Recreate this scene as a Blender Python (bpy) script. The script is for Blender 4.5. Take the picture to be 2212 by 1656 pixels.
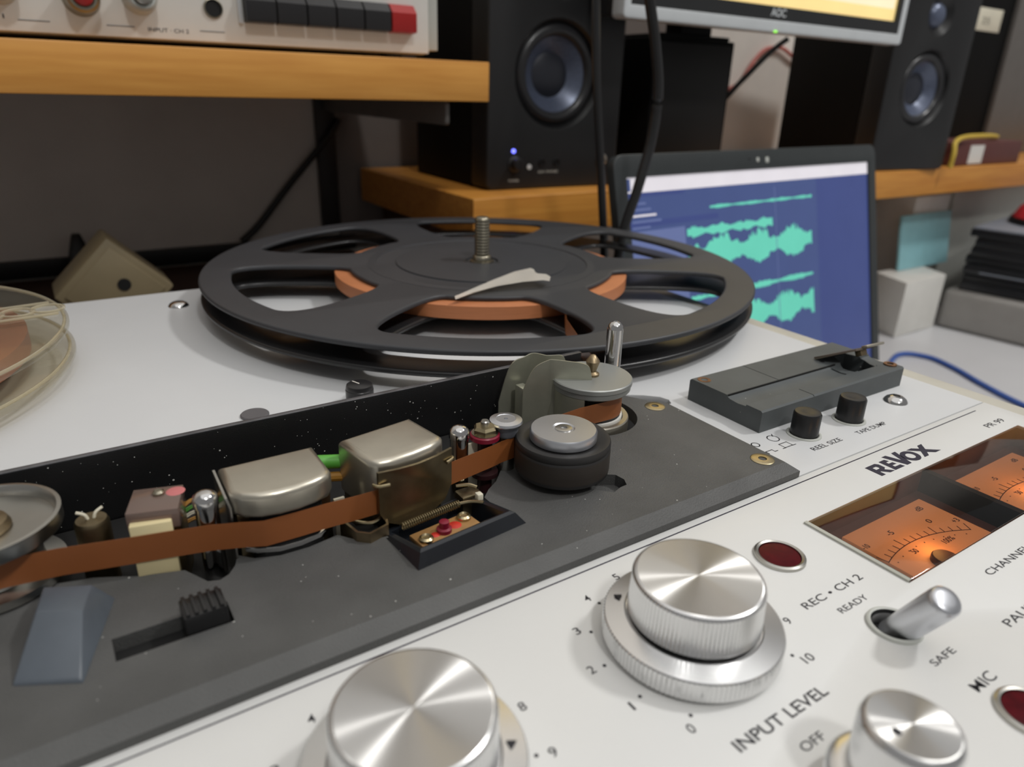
import bpy, bmesh, math, random
from mathutils import Vector, Matrix
from mathutils.geometry import tessellate_polygon
for o in list(bpy.data.objects): bpy.data.objects.remove(o)
random.seed(7)
SC = bpy.context.scene
COL = SC.collection
S = 0.001          # all numbers below are millimetres; recorder face lies at z = 0 mm
ZO = 0.80          # height of the recorder face above the room floor (m)
PI = math.pi
def W(x, y, z): return Vector((x*S, y*S, z*S + ZO))
# ------------------------------------------------------------------ camera
cam_d = bpy.data.cameras.new('camera'); cam = bpy.data.objects.new('camera', cam_d); COL.objects.link(cam)
yaw, pitch, roll, FPX, HC = math.radians(33.74220897), math.radians(-22.46243923), math.radians(1.7017147), 1541.428, 98.5
fw = Vector((math.cos(pitch)*math.sin(yaw), math.cos(pitch)*math.cos(yaw), math.sin(pitch)))
rt = Vector((math.cos(yaw), -math.sin(yaw), 0)); up = rt.cross(fw)
r2 = math.cos(roll)*rt + math.sin(roll)*up; u2 = -math.sin(roll)*rt + math.cos(roll)*up
M = Matrix((r2, u2, -fw)).transposed().to_4x4(); M.translation = W(0, 0, HC)
cam.matrix_world = M
cam_d.sensor_fit = 'HORIZONTAL'; cam_d.sensor_width = 36; cam_d.lens = FPX*36/2212
cam_d.clip_start = 0.005; cam_d.clip_end = 30
cam_d.dof.use_dof = True; cam_d.dof.focus_distance = 0.200; cam_d.dof.aperture_fstop = 15
SC.camera = cam
# ------------------------------------------------------------------ world, lamps, exposure
wd = bpy.data.worlds.new('room_light'); SC.world = wd; wd.use_nodes = True
wd.node_tree.nodes['Background'].inputs[0].default_value = (1.0, 0.99, 0.98, 1)
wd.node_tree.nodes['Background'].inputs[1].default_value = 0.24
def lamp(name, loc, target, size, power, col):
    l = bpy.data.lights.new(name, 'AREA'); l.shape = 'DISK'; l.size = size; l.energy = power; l.color = col
    o = bpy.data.objects.new(name, l); COL.objects.link(o); o.location = loc
    o.rotation_euler = (Vector(target) - Vector(loc)).to_track_quat('-Z', 'Y').to_euler(); return o
lamp('ceiling_lamp_light', (1.22, -0.25, ZO + 1.45), (0.15, 0.2, ZO), 0.16, 12.5, (1.0, 0.985, 0.96))
lamp('ceiling_lamp_light', (0.06, -0.95, ZO + 1.50), (0.15, 0.2, ZO), 0.16, 8.5, (1.0, 0.985, 0.96))
lamp('ceiling_bounce_fill', (0.3, -0.2, ZO + 1.62), (0.3, -0.2, ZO), 2.4, 11, (1.0, 0.99, 0.97))  # added wide fill standing in for light bounced off the ceiling, no real fixture
SC.view_settings.view_transform = 'Standard'; SC.view_settings.look = 'None'
SC.view_settings.gamma = 1; SC.view_settings.use_curve_mapping = False; SC.view_settings.exposure = -0.07
# ------------------------------------------------------------------ materials
def lin(c):
    return tuple(((v/255)/12.92 if v/255 <= .04045 else ((v/255 + .055)/1.055)**2.4) for v in c)
MATS = {}
def mat(name, rgb, rough=.5, metal=0, var=.05, vs=60, bump=0, bs=600, dust=0, ds=420, aniso=0, coat=0, stretch=None, col2=None, emis=0, spec=.5):
    if name in MATS: return MATS[name]
    m = bpy.data.materials.new(name); m.use_nodes = True; nt = m.node_tree; N = nt.nodes; L = nt.links
    b = N['Principled BSDF']; c = lin(rgb); c2 = lin(col2) if col2 else tuple(min(1, v*(1 + var)) for v in c)
    c1 = c if col2 else tuple(v*(1 - var) for v in c)
    tc = N.new('ShaderNodeTexCoord'); mp = N.new('ShaderNodeMapping'); L.new(tc.outputs['Object'], mp.inputs['Vector'])
    if stretch: mp.inputs['Scale'].default_value = stretch
    nz = N.new('ShaderNodeTexNoise'); nz.inputs['Scale'].default_value = vs; nz.inputs['Detail'].default_value = 5
    L.new(mp.outputs[0], nz.inputs['Vector'])
    rp = N.new('ShaderNodeValToRGB'); rp.color_ramp.elements[0].position = .3; rp.color_ramp.elements[1].position = .7
    rp.color_ramp.elements[0].color = (*c1, 1); rp.color_ramp.elements[1].color = (*c2, 1)
    L.new(nz.outputs['Fac'], rp.inputs['Fac']); colout = rp.outputs['Color']
    if dust:
        vo = N.new('ShaderNodeTexVoronoi'); vo.inputs['Scale'].default_value = ds; L.new(tc.outputs['Object'], vo.inputs['Vector'])
        n2 = N.new('ShaderNodeTexNoise'); n2.inputs['Scale'].default_value = 160; L.new(tc.outputs['Object'], n2.inputs['Vector'])
        mr = N.new('ShaderNodeMapRange'); mr.inputs[1].default_value = .34; mr.inputs[2].default_value = .72; mr.inputs[3].default_value = 0; mr.inputs[4].default_value = .13*dust
        L.new(n2.outputs['Fac'], mr.inputs[0])
        lt = N.new('ShaderNodeMath'); lt.operation = 'LESS_THAN'; L.new(vo.outputs['Distance'], lt.inputs[0]); L.new(mr.outputs[0], lt.inputs[1])
        mx = N.new('ShaderNodeMix'); mx.data_type = 'RGBA'; L.new(lt.outputs[0], mx.inputs['Factor']); L.new(colout, mx.inputs['A']); mx.inputs['B'].default_value = (.5, .5, .47, 1)
        colout = mx.outputs['Result']
    L.new(colout, b.inputs['Base Color'])
    b.inputs['Roughness'].default_value = rough; b.inputs['Metallic'].default_value = metal
    b.inputs['Specular IOR Level'].default_value = spec; b.inputs['Coat Weight'].default_value = coat; b.inputs['Coat Roughness'].default_value = .12
    if aniso:
        b.inputs['Anisotropic'].default_value = aniso
        tg = N.new('ShaderNodeTangent'); tg.direction_type = 'RADIAL'; tg.axis = 'Z'; L.new(tg.outputs[0], b.inputs['Tangent'])
    if bump:
        nb = N.new('ShaderNodeTexNoise'); nb.inputs['Scale'].default_value = bs; nb.inputs['Detail'].default_value = 3
        L.new(mp.outputs[0] if stretch else tc.outputs['Object'], nb.inputs['Vector'])
        bp = N.new('ShaderNodeBump'); bp.inputs['Strength'].default_value = bump; bp.inputs['Distance'].default_value = .0004
        L.new(nb.outputs['Fac'], bp.inputs['Height']); L.new(bp.outputs[0], b.inputs['Normal'])
    if emis:
        L.new(colout, b.inputs['Emission Color']); b.inputs['Emission Strength'].default_value = emis
    MATS[name] = m; return m
def glass(name, tint, fr_ior=1.45, rough=.03, milky=0, milk=(230, 225, 215)):
    if name in MATS: return MATS[name]
    m = bpy.data.materials.new(name); m.use_nodes = True; nt = m.node_tree; N = nt.nodes; L = nt.links
    N.remove(N['Principled BSDF']); out = N['Material Output']
    tr = N.new('ShaderNodeBsdfTransparent'); tr.inputs[0].default_value = (*lin(tint), 1)
    body = tr.outputs[0]
    if milky:
        df = N.new('ShaderNodeBsdfDiffuse'); df.inputs[0].default_value = (*lin(milk), 1)
        m1 = N.new('ShaderNodeMixShader'); m1.inputs[0].default_value = milky; L.new(tr.outputs[0], m1.inputs[1]); L.new(df.outputs[0], m1.inputs[2]); body = m1.outputs[0]
    gl = N.new('ShaderNodeBsdfGlossy'); gl.inputs['Roughness'].default_value = rough
    fr = N.new('ShaderNodeFresnel'); fr.inputs[0].default_value = fr_ior
    ge = N.new('ShaderNodeNewGeometry'); sb = N.new('ShaderNodeMath'); sb.operation = 'SUBTRACT'; sb.inputs[0].default_value = 1; L.new(ge.outputs['Backfacing'], sb.inputs[1])
    mu = N.new('ShaderNodeMath'); mu.operation = 'MULTIPLY'; L.new(fr.outputs[0], mu.inputs[0]); L.new(sb.outputs[0], mu.inputs[1])
    mx = N.new('ShaderNodeMixShader'); L.new(mu.outputs[0], mx.inputs[0]); L.new(body, mx.inputs[1]); L.new(gl.outputs[0], mx.inputs[2])
    L.new(mx.outputs[0], out.inputs[0]); MATS[name] = m; return m
def emit(name, rgb, st):
    return mat(name, rgb, rough=.25, var=.03, emis=st, vs=30)
PANEL = mat('panel_paint', (215, 215, 213), .42, var=.025, vs=25, bump=.03, bs=1500, dust=.15, ds=120)
DECK = mat('deck_paint', (205, 206, 207), .42, var=.025, vs=22, bump=.03, bs=1500)
RAIL = mat('rail_paint', (188, 184, 172), .45, var=.05)
INK = mat('black_ink', (28, 27, 34), .6, var=.15, vs=300)
NAVY = mat('logo_ink', (30, 27, 48), .5, var=.05)
PLATE = mat('textured_black_paint', (77, 77, 76), .55, var=.18, vs=55, bump=.35, bs=2600, dust=.7, ds=330)
SHIELD = mat('satin_black_shield', (20, 20, 21), .38, var=.15, bump=.12, bs=2600, dust=1.25, ds=620)
BLACK = mat('black_plastic', (24, 24, 25), .32, var=.1, dust=.3, ds=500)
SOOT = mat('dark_chassis', (13, 12, 11), .7, var=.3)
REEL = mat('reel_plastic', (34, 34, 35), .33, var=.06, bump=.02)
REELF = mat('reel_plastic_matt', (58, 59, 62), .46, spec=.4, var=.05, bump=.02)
HUBG = mat('reel_groove', (14, 14, 15), .4)
TAPE = mat('oxide_tape', (140, 82, 42), .42, var=.06, vs=90)
PACK = mat('tape_pack', (184, 116, 74), .5, var=.08, vs=80, stretch=(1, 1, 40))
CHROME = mat('chrome', (205, 204, 203), .1, 1, var=.02)
STEEL = mat('plated_steel', (178, 176, 170), .3, 1, var=.06, vs=120)
ZINC = mat('zinc_plate', (172, 172, 156), .36, .6, var=.12, vs=110, bump=.05)
DULL = mat('dull_nickel', (150, 144, 128), .36, 1, var=.14, vs=110, bump=.05)
MUM = mat('head_can_metal', (192, 186, 172), .33, .9, var=.08, vs=90, bump=.03)
MUMD = mat('head_shield_metal', (128, 116, 92), .4, 1, var=.25, vs=140, bump=.06)
BRASS = mat('aged_brass', (146, 130, 104), .42, 1, var=.2, vs=200)
GOLD = mat('brass_screw', (186, 172, 138), .32, 1, var=.12, vs=250)
ALU = mat('brushed_aluminium', (226, 226, 226), .26, 1, var=.02)
ALUT = mat('turned_aluminium', (216, 215, 213), .42, 1, var=.02, aniso=1)
ALUM = mat('satin_aluminium', (205, 207, 212), .36, 1, var=.03)
RUBBER = mat('black_rubber', (33, 32, 32), .5, var=.12)
RUBS = mat('worn_rubber', (44, 38, 33), .5, var=.1, vs=300, stretch=(.02, .02, 4))
RED = mat('red_washer', (128, 22, 46), .4, var=.1)
GREEN = mat('green_sleeve', (84, 158, 58), .45, var=.08)
OCHRE = mat('ochre_wire', (150, 106, 36), .5)
CREAM = mat('ferrite_cream', (220, 205, 160), .45, var=.05)
CREAMP = mat('cream_label', (214, 208, 188), .6)
SLATE = mat('splicer_plastic', (80, 84, 85), .5, spec=.35, var=.1, vs=70, dust=.5, ds=260)
RUST = mat('rusty_screw', (126, 92, 66), .55, .7, var=.3, vs=600)
HOLE = mat('dark_hole', (8, 8, 8), .8)
METER = mat('meter_surround', (104, 70, 62), .5, var=.1)
MFACE = mat('meter_face', (238, 172, 116), .6, var=.03, emis=.30)
MINK = mat('meter_ink', (70, 30, 18), .7)
SMOKE = glass('smoked_glass', (222, 212, 206), 1.45, .05)
LED = mat('ruby_lens', (74, 2, 13), .35, var=.25, vs=500, spec=.12)
PCB = mat('phenolic_board', (150, 112, 66), .5, var=.25, vs=200)
VARN = mat('red_lacquer', (196, 52, 40), .35, var=.2, vs=400)
CLEARP = glass('clear_reel_plastic', (246, 244, 238), 1.42, .06, .05, (226, 222, 206))
CLEARR = glass('clear_rim_plastic', (236, 230, 212), 1.5, .08, .35, (222, 214, 190))
SMOKEP = glass('grey_clear_plastic', (176, 158, 150), 1.46, .12, .5, (150, 128, 118))
PAPER = mat('white_leader', (236, 230, 220), .6, var=.04)
WOOD = mat('beech_veneer', (208, 146, 66), .42, var=.1, vs=14, stretch=(1, 10, 22), col2=(186, 122, 50))
WOODE = mat('beech_edge', (214, 154, 74), .42, vs=16, stretch=(1, 1, 14), col2=(196, 134, 58))
DARKW = mat('dark_wood', (78, 48, 26), .5, vs=16, stretch=(1, 8, 8), col2=(60, 36, 20))
WALL = mat('wall_plaster', (222, 216, 208), .85, var=.06, vs=18, bump=.2, bs=300)
WHITE = mat('white_enamel', (216, 214, 208), .4, var=.03)
GREYP = mat('grey_enamel', (182, 184, 178), .45, var=.03)
DESK = mat('white_desk_top', (202, 202, 204), .4, var=.03, vs=12)
SPK = mat('speaker_vinyl', (10, 10, 10), .6, var=.06, bump=.08, bs=1200)
SPKF = mat('speaker_baffle', (27, 27, 28), .42, var=.05)
SPKB = mat('speaker_side', (7, 7, 7), .7, var=.1, spec=.2)
CONE = mat('woven_cone', (92, 100, 120), .32, .3, var=.12, vs=400)
SURR = mat('cone_surround', (22, 22, 23), .35, var=.05)
CAPM = mat('dust_cap', (48, 50, 58), .34, .2, var=.05)
KEY = mat('black_key', (34, 33, 34), .35, var=.05)
KEYR = mat('red_key', (158, 30, 28), .35, var=.05)
BEZW = mat('silver_bezel', (196, 200, 202), .4, var=.03)
BEZB = mat('black_bezel', (34, 35, 36), .4, var=.05)
LAPB = mat('laptop_shell', (46, 50, 51), .42, var=.05)
CABLE = mat('black_cable', (26, 26, 27), .42, var=.06)
SCRB = emit('screen_blue', (64, 78, 124), .46)
SCRW = emit('screen_toolbar', (206, 202, 208), .6)
SCRG = emit('screen_wave', (96, 192, 170), .55)
SCRD = emit('screen_dark_row', (58, 70, 122), .45)
SCRL = emit('screen_light_panel', (96, 108, 152), .45)
MONS = emit('screen_yellow', (222, 196, 132), .85)
MONS2 = emit('screen_cream', (226, 210, 176), .85)
BLED = emit('blue_lamp', (110, 116, 255), 3)
GLED = emit('green_lamp', (140, 230, 70), 1.5)
BOXB = mat('brown_carton', (92, 50, 46), .55, var=.08)
TEAL = mat('teal_sleeve', (146, 196, 204), .5, var=.05)
CASE = mat('black_case', (30, 32, 36), .35, var=.08)
CASET = mat('case_lid_grey', (128, 134, 144), .4, var=.05)
GREYB = mat('grey_case', (150, 147, 143), .55, var=.04)
BLUEC = mat('blue_cable', (60, 92, 164), .45)
REDC = mat('red_cable', (186, 104, 96), .5)
REDP = mat('red_cloth', (178, 26, 38), .7, var=.1)
YEL = mat('yellow_cable', (196, 166, 60), .5)
BEIGE = mat('beige_plastic_shaded', (132, 119, 92), .5, var=.05)  # beige toned down: the shelf's shade over the box is in the colour
BAG = mat('dark_cloth', (44, 37, 34), .85, var=.2)
GREYM = mat('grey_bracket', (112, 108, 104), .45, .3, var=.05)
# ------------------------------------------------------------------ builders
ORG = {}
def as_mesh(bm, smooth=35):
    bmesh.ops.recalc_face_normals(bm, faces=bm.faces)
    me = bpy.data.meshes.new('m'); bm.to_mesh(me); bm.free(); return me
def obj(name, src, material, parent=None, label=None, smooth=35):
    """src: bmesh or mesh in scene millimetres -> ONE linked mesh object."""
    me = as_mesh(src) if isinstance(src, bmesh.types.BMesh) else src
    me.name = name
    co = [W(*v.co) for v in me.vertices]
    if parent is not None: org = ORG[parent.name]
    else:
        xs = [c.x for c in co]; ys = [c.y for c in co]; zs = [c.z for c in co]
        org = Vector(((min(xs) + max(xs))/2, (min(ys) + max(ys))/2, min(zs)))
    for v, c in zip(me.vertices, co): v.co = c - org
    for f in me.polygons: f.use_smooth = True
    me.set_sharp_from_angle(angle=math.radians(smooth))
    me.materials.append(material)
    o = bpy.data.objects.new(name, me); COL.objects.link(o)
    if parent is not None: o.parent = parent
    else: o.location = org
    ORG[o.name] = org
    if label: o['label'] = label
    return o
def thing(name, label, cat, x, y, z, group=None):
    o = bpy.data.objects.new(name, None); COL.objects.link(o); o.empty_display_size = .02
    o.location = W(x, y, z); ORG[o.name] = W(x, y, z)
    o['label'] = label; o['category'] = cat
    if group: o['group'] = group
    return o
def tag(o, label, cat, group=None):
    o['label'] = label; o['category'] = cat
    if group: o['group'] = group
    return o
def struct(o): o['kind'] = 'structure'; return o
def xf(bm, vs, T):
    if T is not None: bmesh.ops.transform(bm, matrix=T, verts=vs)
def B(): return bmesh.new()
def box(bm, x0, x1, y0, y1, z0, z1, bev=0, T=None, seg=2):
    g = bmesh.ops.create_cube(bm, size=1)['verts']
    for v in g: v.co = Vector((x0 + (v.co.x + .5)*(x1 - x0), y0 + (v.co.y + .5)*(y1 - y0), z0 + (v.co.z + .5)*(z1 - z0)))
    if bev:
        es = list({e for v in g for e in v.link_edges})
        r = bmesh.ops.bevel(bm, geom=es, offset=bev, segments=seg, profile=.5, affect='EDGES')
        g = list(set(r['verts']) | {v for v in g if v.is_valid})
    xf(bm, g, T); return bm
def lathe(bm, cx, cy, prof, n=48, T=None, rfun=None):
    rings = []; allv = []
    for (r, z) in prof:
        if r < 1e-6: ring = [bm.verts.new((cx, cy, z))]
        else: ring = [bm.verts.new((cx + (r if not rfun else rfun(r, k, n))*math.cos(2*PI*k/n), cy + (r if not rfun else rfun(r, k, n))*math.sin(2*PI*k/n), z)) for k in range(n)]
        rings.append(ring); allv += ring
    for a, b in zip(rings, rings[1:]):
        for k in range(n):
            k2 = (k + 1) % n
            if len(a) == 1 and len(b) == 1: continue
            if len(a) == 1: bm.faces.new((a[0], b[k2], b[k]))
            elif len(b) == 1: bm.faces.new((a[k], a[k2], b[0]))
            else: bm.faces.new((a[k], a[k2], b[k2], b[k]))
    xf(bm, allv, T); return bm
def tube(bm, pts, r, n=8, close=False):
    pts = [Vector(p) for p in pts]; rings = []; up0 = Vector((0, 0, 1))
    for i, p in enumerate(pts):
        t = (pts[min(i + 1, len(pts) - 1)] - pts[max(i - 1, 0)]).normalized()
        a = t.cross(up0)
        if a.length < 1e-3: a = t.cross(Vector((1, 0, 0)))
        a.normalize(); b = t.cross(a).normalized()
        rr = r[i] if isinstance(r, (list, tuple)) else r
        rings.append([bm.verts.new(p + (a*math.cos(2*PI*k/n) + b*math.sin(2*PI*k/n))*rr) for k in range(n)])
    for a, b in zip(rings, rings[1:]):
        for k in range(n): bm.faces.new((a[k], a[(k + 1) % n], b[(k + 1) % n], b[k]))
    bm.faces.new(rings[0]); bm.faces.new(rings[-1]); return bm
def spline(pts, m=8):
    pts = [Vector(p) for p in pts]; out = []
    for i in range(len(pts) - 1):
        p0, p1, p2, p3 = pts[max(i - 1, 0)], pts[i], pts[i + 1], pts[min(i + 2, len(pts) - 1)]
        for k in range(m):
            t = k/m
            out.append(.5*((2*p1) + (p2 - p0)*t + (2*p0 - 5*p1 + 4*p2 - p3)*t*t + (3*p1 - p0 - 3*p2 + p3)*t**3))
    return out + [pts[-1]]
def fill(bm, vs):
    for t in tessellate_polygon([[v.co for v in vs]]):
        try: bm.faces.new([vs[i] for i in t])
        except ValueError: pass
def prism(bm, pts, z0, z1, T=None, top=None):
    top = top or pts
    a = [bm.verts.new((x, y, z0)) for x, y in pts]; b = [bm.verts.new((x, y, z1)) for x, y in top]; n = len(a)
    for k in range(n): bm.faces.new((a[k], a[(k + 1) % n], b[(k + 1) % n], b[k]))
    fill(bm, a); fill(bm, b); xf(bm, a + b, T); return bm
def eval_mesh(data):
    o = bpy.data.objects.new('tmp', data); COL.objects.link(o)
    dg = bpy.context.evaluated_depsgraph_get(); dg.update()
    me = bpy.data.meshes.new_from_object(o.evaluated_get(dg)); bpy.data.objects.remove(o); return me
def plate(loops, z0, z1, bev=0, res=2):
    cu = bpy.data.curves.new('c', 'CURVE'); cu.dimensions = '2D'; cu.fill_mode = 'BOTH'
    for lp in loops:
        sp = cu.splines.new('POLY'); sp.points.add(len(lp) - 1)
        for p, (x, y) in zip(sp.points, lp): p.co = (x, y, 0, 1)
        sp.use_cyclic_u = True
    cu.extrude = max((z1 - z0)/2 - bev, 1e-5); cu.bevel_depth = bev; cu.bevel_resolution = res; cu.offset = -bev
    me = eval_mesh(cu); bpy.data.curves.remove(cu)
    for v in me.vertices: v.co.z += (z0 + z1)/2
    bm = bmesh.new(); bm.from_mesh(me); bpy.data.meshes.remove(me); bmesh.ops.remove_doubles(bm, verts=bm.verts, dist=1e-4); return bm
def arc(cx, cy, r, a0, a1, n=12): return [(cx + r*math.cos(math.radians(a0 + (a1 - a0)*k/n)), cy + r*math.sin(math.radians(a0 + (a1 - a0)*k/n))) for k in range(n + 1)]
def circ(cx, cy, r, n=40): return arc(cx, cy, r, 0, 360 - 360/n, n - 1)
def rrect(x0, x1, y0, y1, r, n=4):
    return arc(x1 - r, y0 + r, r, -90, 0, n) + arc(x1 - r, y1 - r, r, 0, 90, n) + arc(x0 + r, y1 - r, r, 90, 180, n) + arc(x0 + r, y0 + r, r, 180, 270, n)
def rot2(pts, cx, cy, deg):
    c, s = math.cos(math.radians(deg)), math.sin(math.radians(deg))
    return [(cx + (x - cx)*c - (y - cy)*s, cy + (x - cx)*s + (y - cy)*c) for x, y in pts]
def TR(x, y, z, rz=0, rx=0, ry=0):
    return Matrix.Translation((x, y, z)) @ Matrix.Rotation(math.radians(rz), 4, 'Z') @ Matrix.Rotation(math.radians(ry), 4, 'Y') @ Matrix.Rotation(math.radians(rx), 4, 'X')
def tform(bm, T): bmesh.ops.transform(bm, matrix=T, verts=bm.verts); return bm
def cut(bm, cutters):
    me = as_mesh(bm); o = bpy.data.objects.new('t0', me); COL.objects.link(o); tmp = []
    for c in cutters:
        co = bpy.data.objects.new('t1', as_mesh(c)); COL.objects.link(co); tmp.append(co)
        md = o.modifiers.new('b', 'BOOLEAN'); md.operation = 'DIFFERENCE'; md.object = co; md.solver = 'EXACT'
    dg = bpy.context.evaluated_depsgraph_get(); dg.update()
    r = bpy.data.meshes.new_from_object(o.evaluated_get(dg))
    for t in tmp + [o]: bpy.data.objects.remove(t)
    b2 = bmesh.new(); b2.from_mesh(r); bpy.data.meshes.remove(r); return b2
def text_bm(s, width, cap, bold=0):
    cu = bpy.data.curves.new('t', 'FONT'); cu.body = s; cu.size = 10; cu.fill_mode = 'BOTH'; cu.extrude = .02; cu.offset = bold
    me = eval_mesh(cu); bpy.data.curves.remove(cu)
    bm = bmesh.new(); bm.from_mesh(me); bpy.data.meshes.remove(me)
    xs = [v.co.x for v in bm.verts]; ys = [v.co.y for v in bm.verts]
    sx = width/(max(xs) - min(xs)); sy = cap/(max(ys) - min(ys)); x0, y0 = min(xs), min(ys)
    for v in bm.verts: v.co = Vector(((v.co.x - x0)*sx, (v.co.y - y0)*sy, v.co.z))
    return bm
def text(s, x, y, w, cap, parent, material=INK, z=.03, bold=.03, name='lettering', rz=0):
    bm = text_bm(s, w, cap, bold); tform(bm, TR(x, y, z, rz)); return obj(name, bm, material, parent)
def soft_sheet(bm, path, z0, z1, th, m=6):
    """sheet with its outline resampled along a smooth curve"""
    top = spline([(x, y, z) for (x, y), z in zip(path, z1)], m)
    bot = [z0[min(i//m, len(z0) - 1)] + (z0[min(i//m + 1, len(z0) - 1)] - z0[min(i//m, len(z0) - 1)])*((i % m)/m) for i in range(len(top))]
    return sheet(bm, [(p.x, p.y) for p in top], bot, [p.z for p in top], th)
def sheet(bm, path, z0, z1, th):
    """vertical sheet following a 2D path; z0/z1 may be lists"""
    n = len(path); P = [Vector((x, y, 0)) for x, y in path]; L_, R_ = [], []
    for i, p in enumerate(P):
        t = (P[min(i + 1, n - 1)] - P[max(i - 1, 0)]).normalized(); nn = Vector((-t.y, t.x, 0))*th/2
        L_.append(p + nn); R_.append(p - nn)
    g = lambda z, i: z[i] if isinstance(z, (list, tuple)) else z
    q = [[bm.verts.new((a.x, a.y, zz)) for a, zz in ((L_[i], g(z0, i)), (R_[i], g(z0, i)), (R_[i], g(z1, i)), (L_[i], g(z1, i)))] for i in range(n)]
    for a, b in zip(q, q[1:]):
        for k in range(4): bm.faces.new((a[k], a[(k + 1) % 4], b[(k + 1) % 4], b[k]))
    bm.faces.new(q[0]); bm.faces.new(q[-1]); return bm

# ================================================================== SETTING
b = B(); box(b, -2500, 3000, -2500, 740, -820, -800); struct(obj('floor', b, DARKW))
b = B(); box(b, -2500, 3000, 720, 740, -800, 1700); struct(obj('wall_back', b, WALL))
b = B(); box(b, -2500, 275, 712, 719.8, -61, -46, 1.5); struct(obj('trim_1', b, CABLE))
b = B(); box(b, 241, 259, 712, 719.8, -40, 600, 1)
r_ = struct(obj('trim_2', b, mat('slotted_rail', (44, 41, 40), .5)))
b = B(); box(b, 259.5, 700, 713.5, 719.8, -60, 420, 1); struct(obj('trim_3', b, mat('grey_back_panel', (112, 104, 99), .7, var=.06, vs=20)))
# desk and low cabinet
DZ = -195.0
t = thing('white_desk', 'white desk top on which the recorder, laptop and boxes stand', 'desk', 500, 220, -800)
b = B(); box(b, -900, 2300, -350, 719, DZ - 26, DZ, 2); obj('desk_top', b, DESK, t)
for x, y in ((-870, -320), (-870, 690), (2270, -320), (2270, 690)):
    b = B(); box(b, x - 20, x + 20, y - 20, y + 20, -800, DZ - 26, 2); obj('leg', b, DESK, t)
t = thing('low_cabinet', 'low dark brown wooden cabinet in the shade under the shelf', 'cabinet', -300, 550, DZ)
b = B(); box(b, -880, 268, 392, 711, -78, -61.6, 1.5); obj('cabinet_top', b, DARKW, t)
b = B(); box(b, -872, 262, 400, 708, DZ, -78, 1); obj('cabinet_body', b, DARKW, t)

# ================================================================== THE TAPE RECORDER
D = thing('tape_recorder', 'open reel tape recorder lying flat with light grey face and black head block', 'tape recorder', 50, 182, DZ)
b = B(); box(b, -168, 279.5, -14, 379, DZ, -9, 2); obj('chassis', b, SOOT, D)
# upper deck plate with the opening for the head block
hole = [(-150, 124), (-150, 177.4), (146, 177.4), (149, 174.4), (156, 171.6), (162, 169.8), (167, 166.5), (171, 162.5), (172, 159.2), (170.6, 156.6), (167.5, 155.8), (163, 157), (152, 150), (120, 112), (60, 110), (20, 114), (-20, 122)]
b = plate([[(-171, 101.55), (269.6, 101.55), (269.6, 382), (-171, 382)], hole], -3, 0, .3, 1); obj('deck_plate', b, DECK, D)
ctl = [[(-171, -17), (269.6, -17), (269.6, 101.1), (-171, 101.1)], [(146.2, 58.6), (258.8, 58.6), (258.8, 85.7), (146.2, 85.7)], circ(129.8, 52.4, 4.2, 32)]
b = plate(ctl, -3, 0, .15, 1); obj('control_panel', b, PANEL, D)
b = B(); box(b, 270.1, 279.6, -17, 382, -9, -.8, .6); obj('side_rail', b, RAIL, D)
b = B(); box(b, -170, 269, -16, 381, -9, -7.6); obj('inner_floor', b, SOOT, D)
b = B(); box(b, 11, 259, 98.75, 99.12, .0, .035); obj('printed_rule', b, NAVY, D)
b = B(); box(b, -171, 11, 98.75, 99.12, .0, .035); obj('printed_rule', b, NAVY, D)
# ---- head block base plate
A0 = [(-150, 100.8), (165.3, 101.2), (165.3, 151.6), (160.4, 157.4), (153, 164.5), (145, 171.5), (118, 171.5), (117, 150), (94, 143.6), (87, 136.3), (83.2, 133.8), (80.2, 131), (80.4, 118.2), (55, 115.3), (52.8, 128), (47.6, 128.6), (43.4, 134.2), (36.5, 133), (30.2, 133.2), (25.2, 135), (22.4, 138), (21.2, 134.6), (19.4, 132.2), (17.4, 131.2), (15.2, 132), (13.4, 135.4), (11.9, 138.2), (3.8, 140.9), (-4.3, 145.1), (-9.4, 146.4), (-12.7, 147.6), (-18, 147.8), (-30, 145), (-150, 145)]
A1 = list(A0); A1[0] = (-150, 104.1); A1[1] = (162.3, 104.4); A1[2] = (162.3, 150.6); A1[3] = (158.2, 155.2)
b = B(); vs = []
for zz, ol in ((0, A0), (1.9, A0), (4.1, A1)): vs.append([b.verts.new((x, y, zz)) for x, y in ol])
n = len(A0)
for p, q in zip(vs, vs[1:]):
    for k in range(n): b.faces.new((p[k], p[(k + 1) % n], q[(k + 1) % n], q[k]))
fill(b, vs[0]); fill(b, vs[2])
cs = []
c = B(); box(c, -3.1, 17, 117.3, 123.7, 1.0, 9); cs.append(c)
c = B(); prism(c, [(104, 122.5), (110, 116.3), (113, 117.4), (115.4, 117.6), (116.6, 120), (116.2, 123), (112, 126), (108, 128)], .9, 9); cs.append(c)
c = B(); lathe(c, 134, 156.5, [(0, -2), (15.2, -2), (15.2, 9), (0, 9)], 48); cs.append(c)
c = B(); prism(c, [(55, 115.3), (80.4, 118.2), (80.2, 138), (52.8, 133)], -2, 9); cs.append(c)
b = cut(b, cs); obj('head_plate', b, PLATE, D, 'matt black textured cover plate with bevelled edge', smooth=25)
for x, y in ((156.8, 150.6), (157.9, 108.6)):
    b = B(); lathe(b, x, y, [(3.3, 3.9), (3.3, 4.25), (2.9, 4.45), (1.2, 4.45), (1.1, 3.4), (0, 3.4)], 32, rfun=None); obj('screw', b, GOLD, D)
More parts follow.
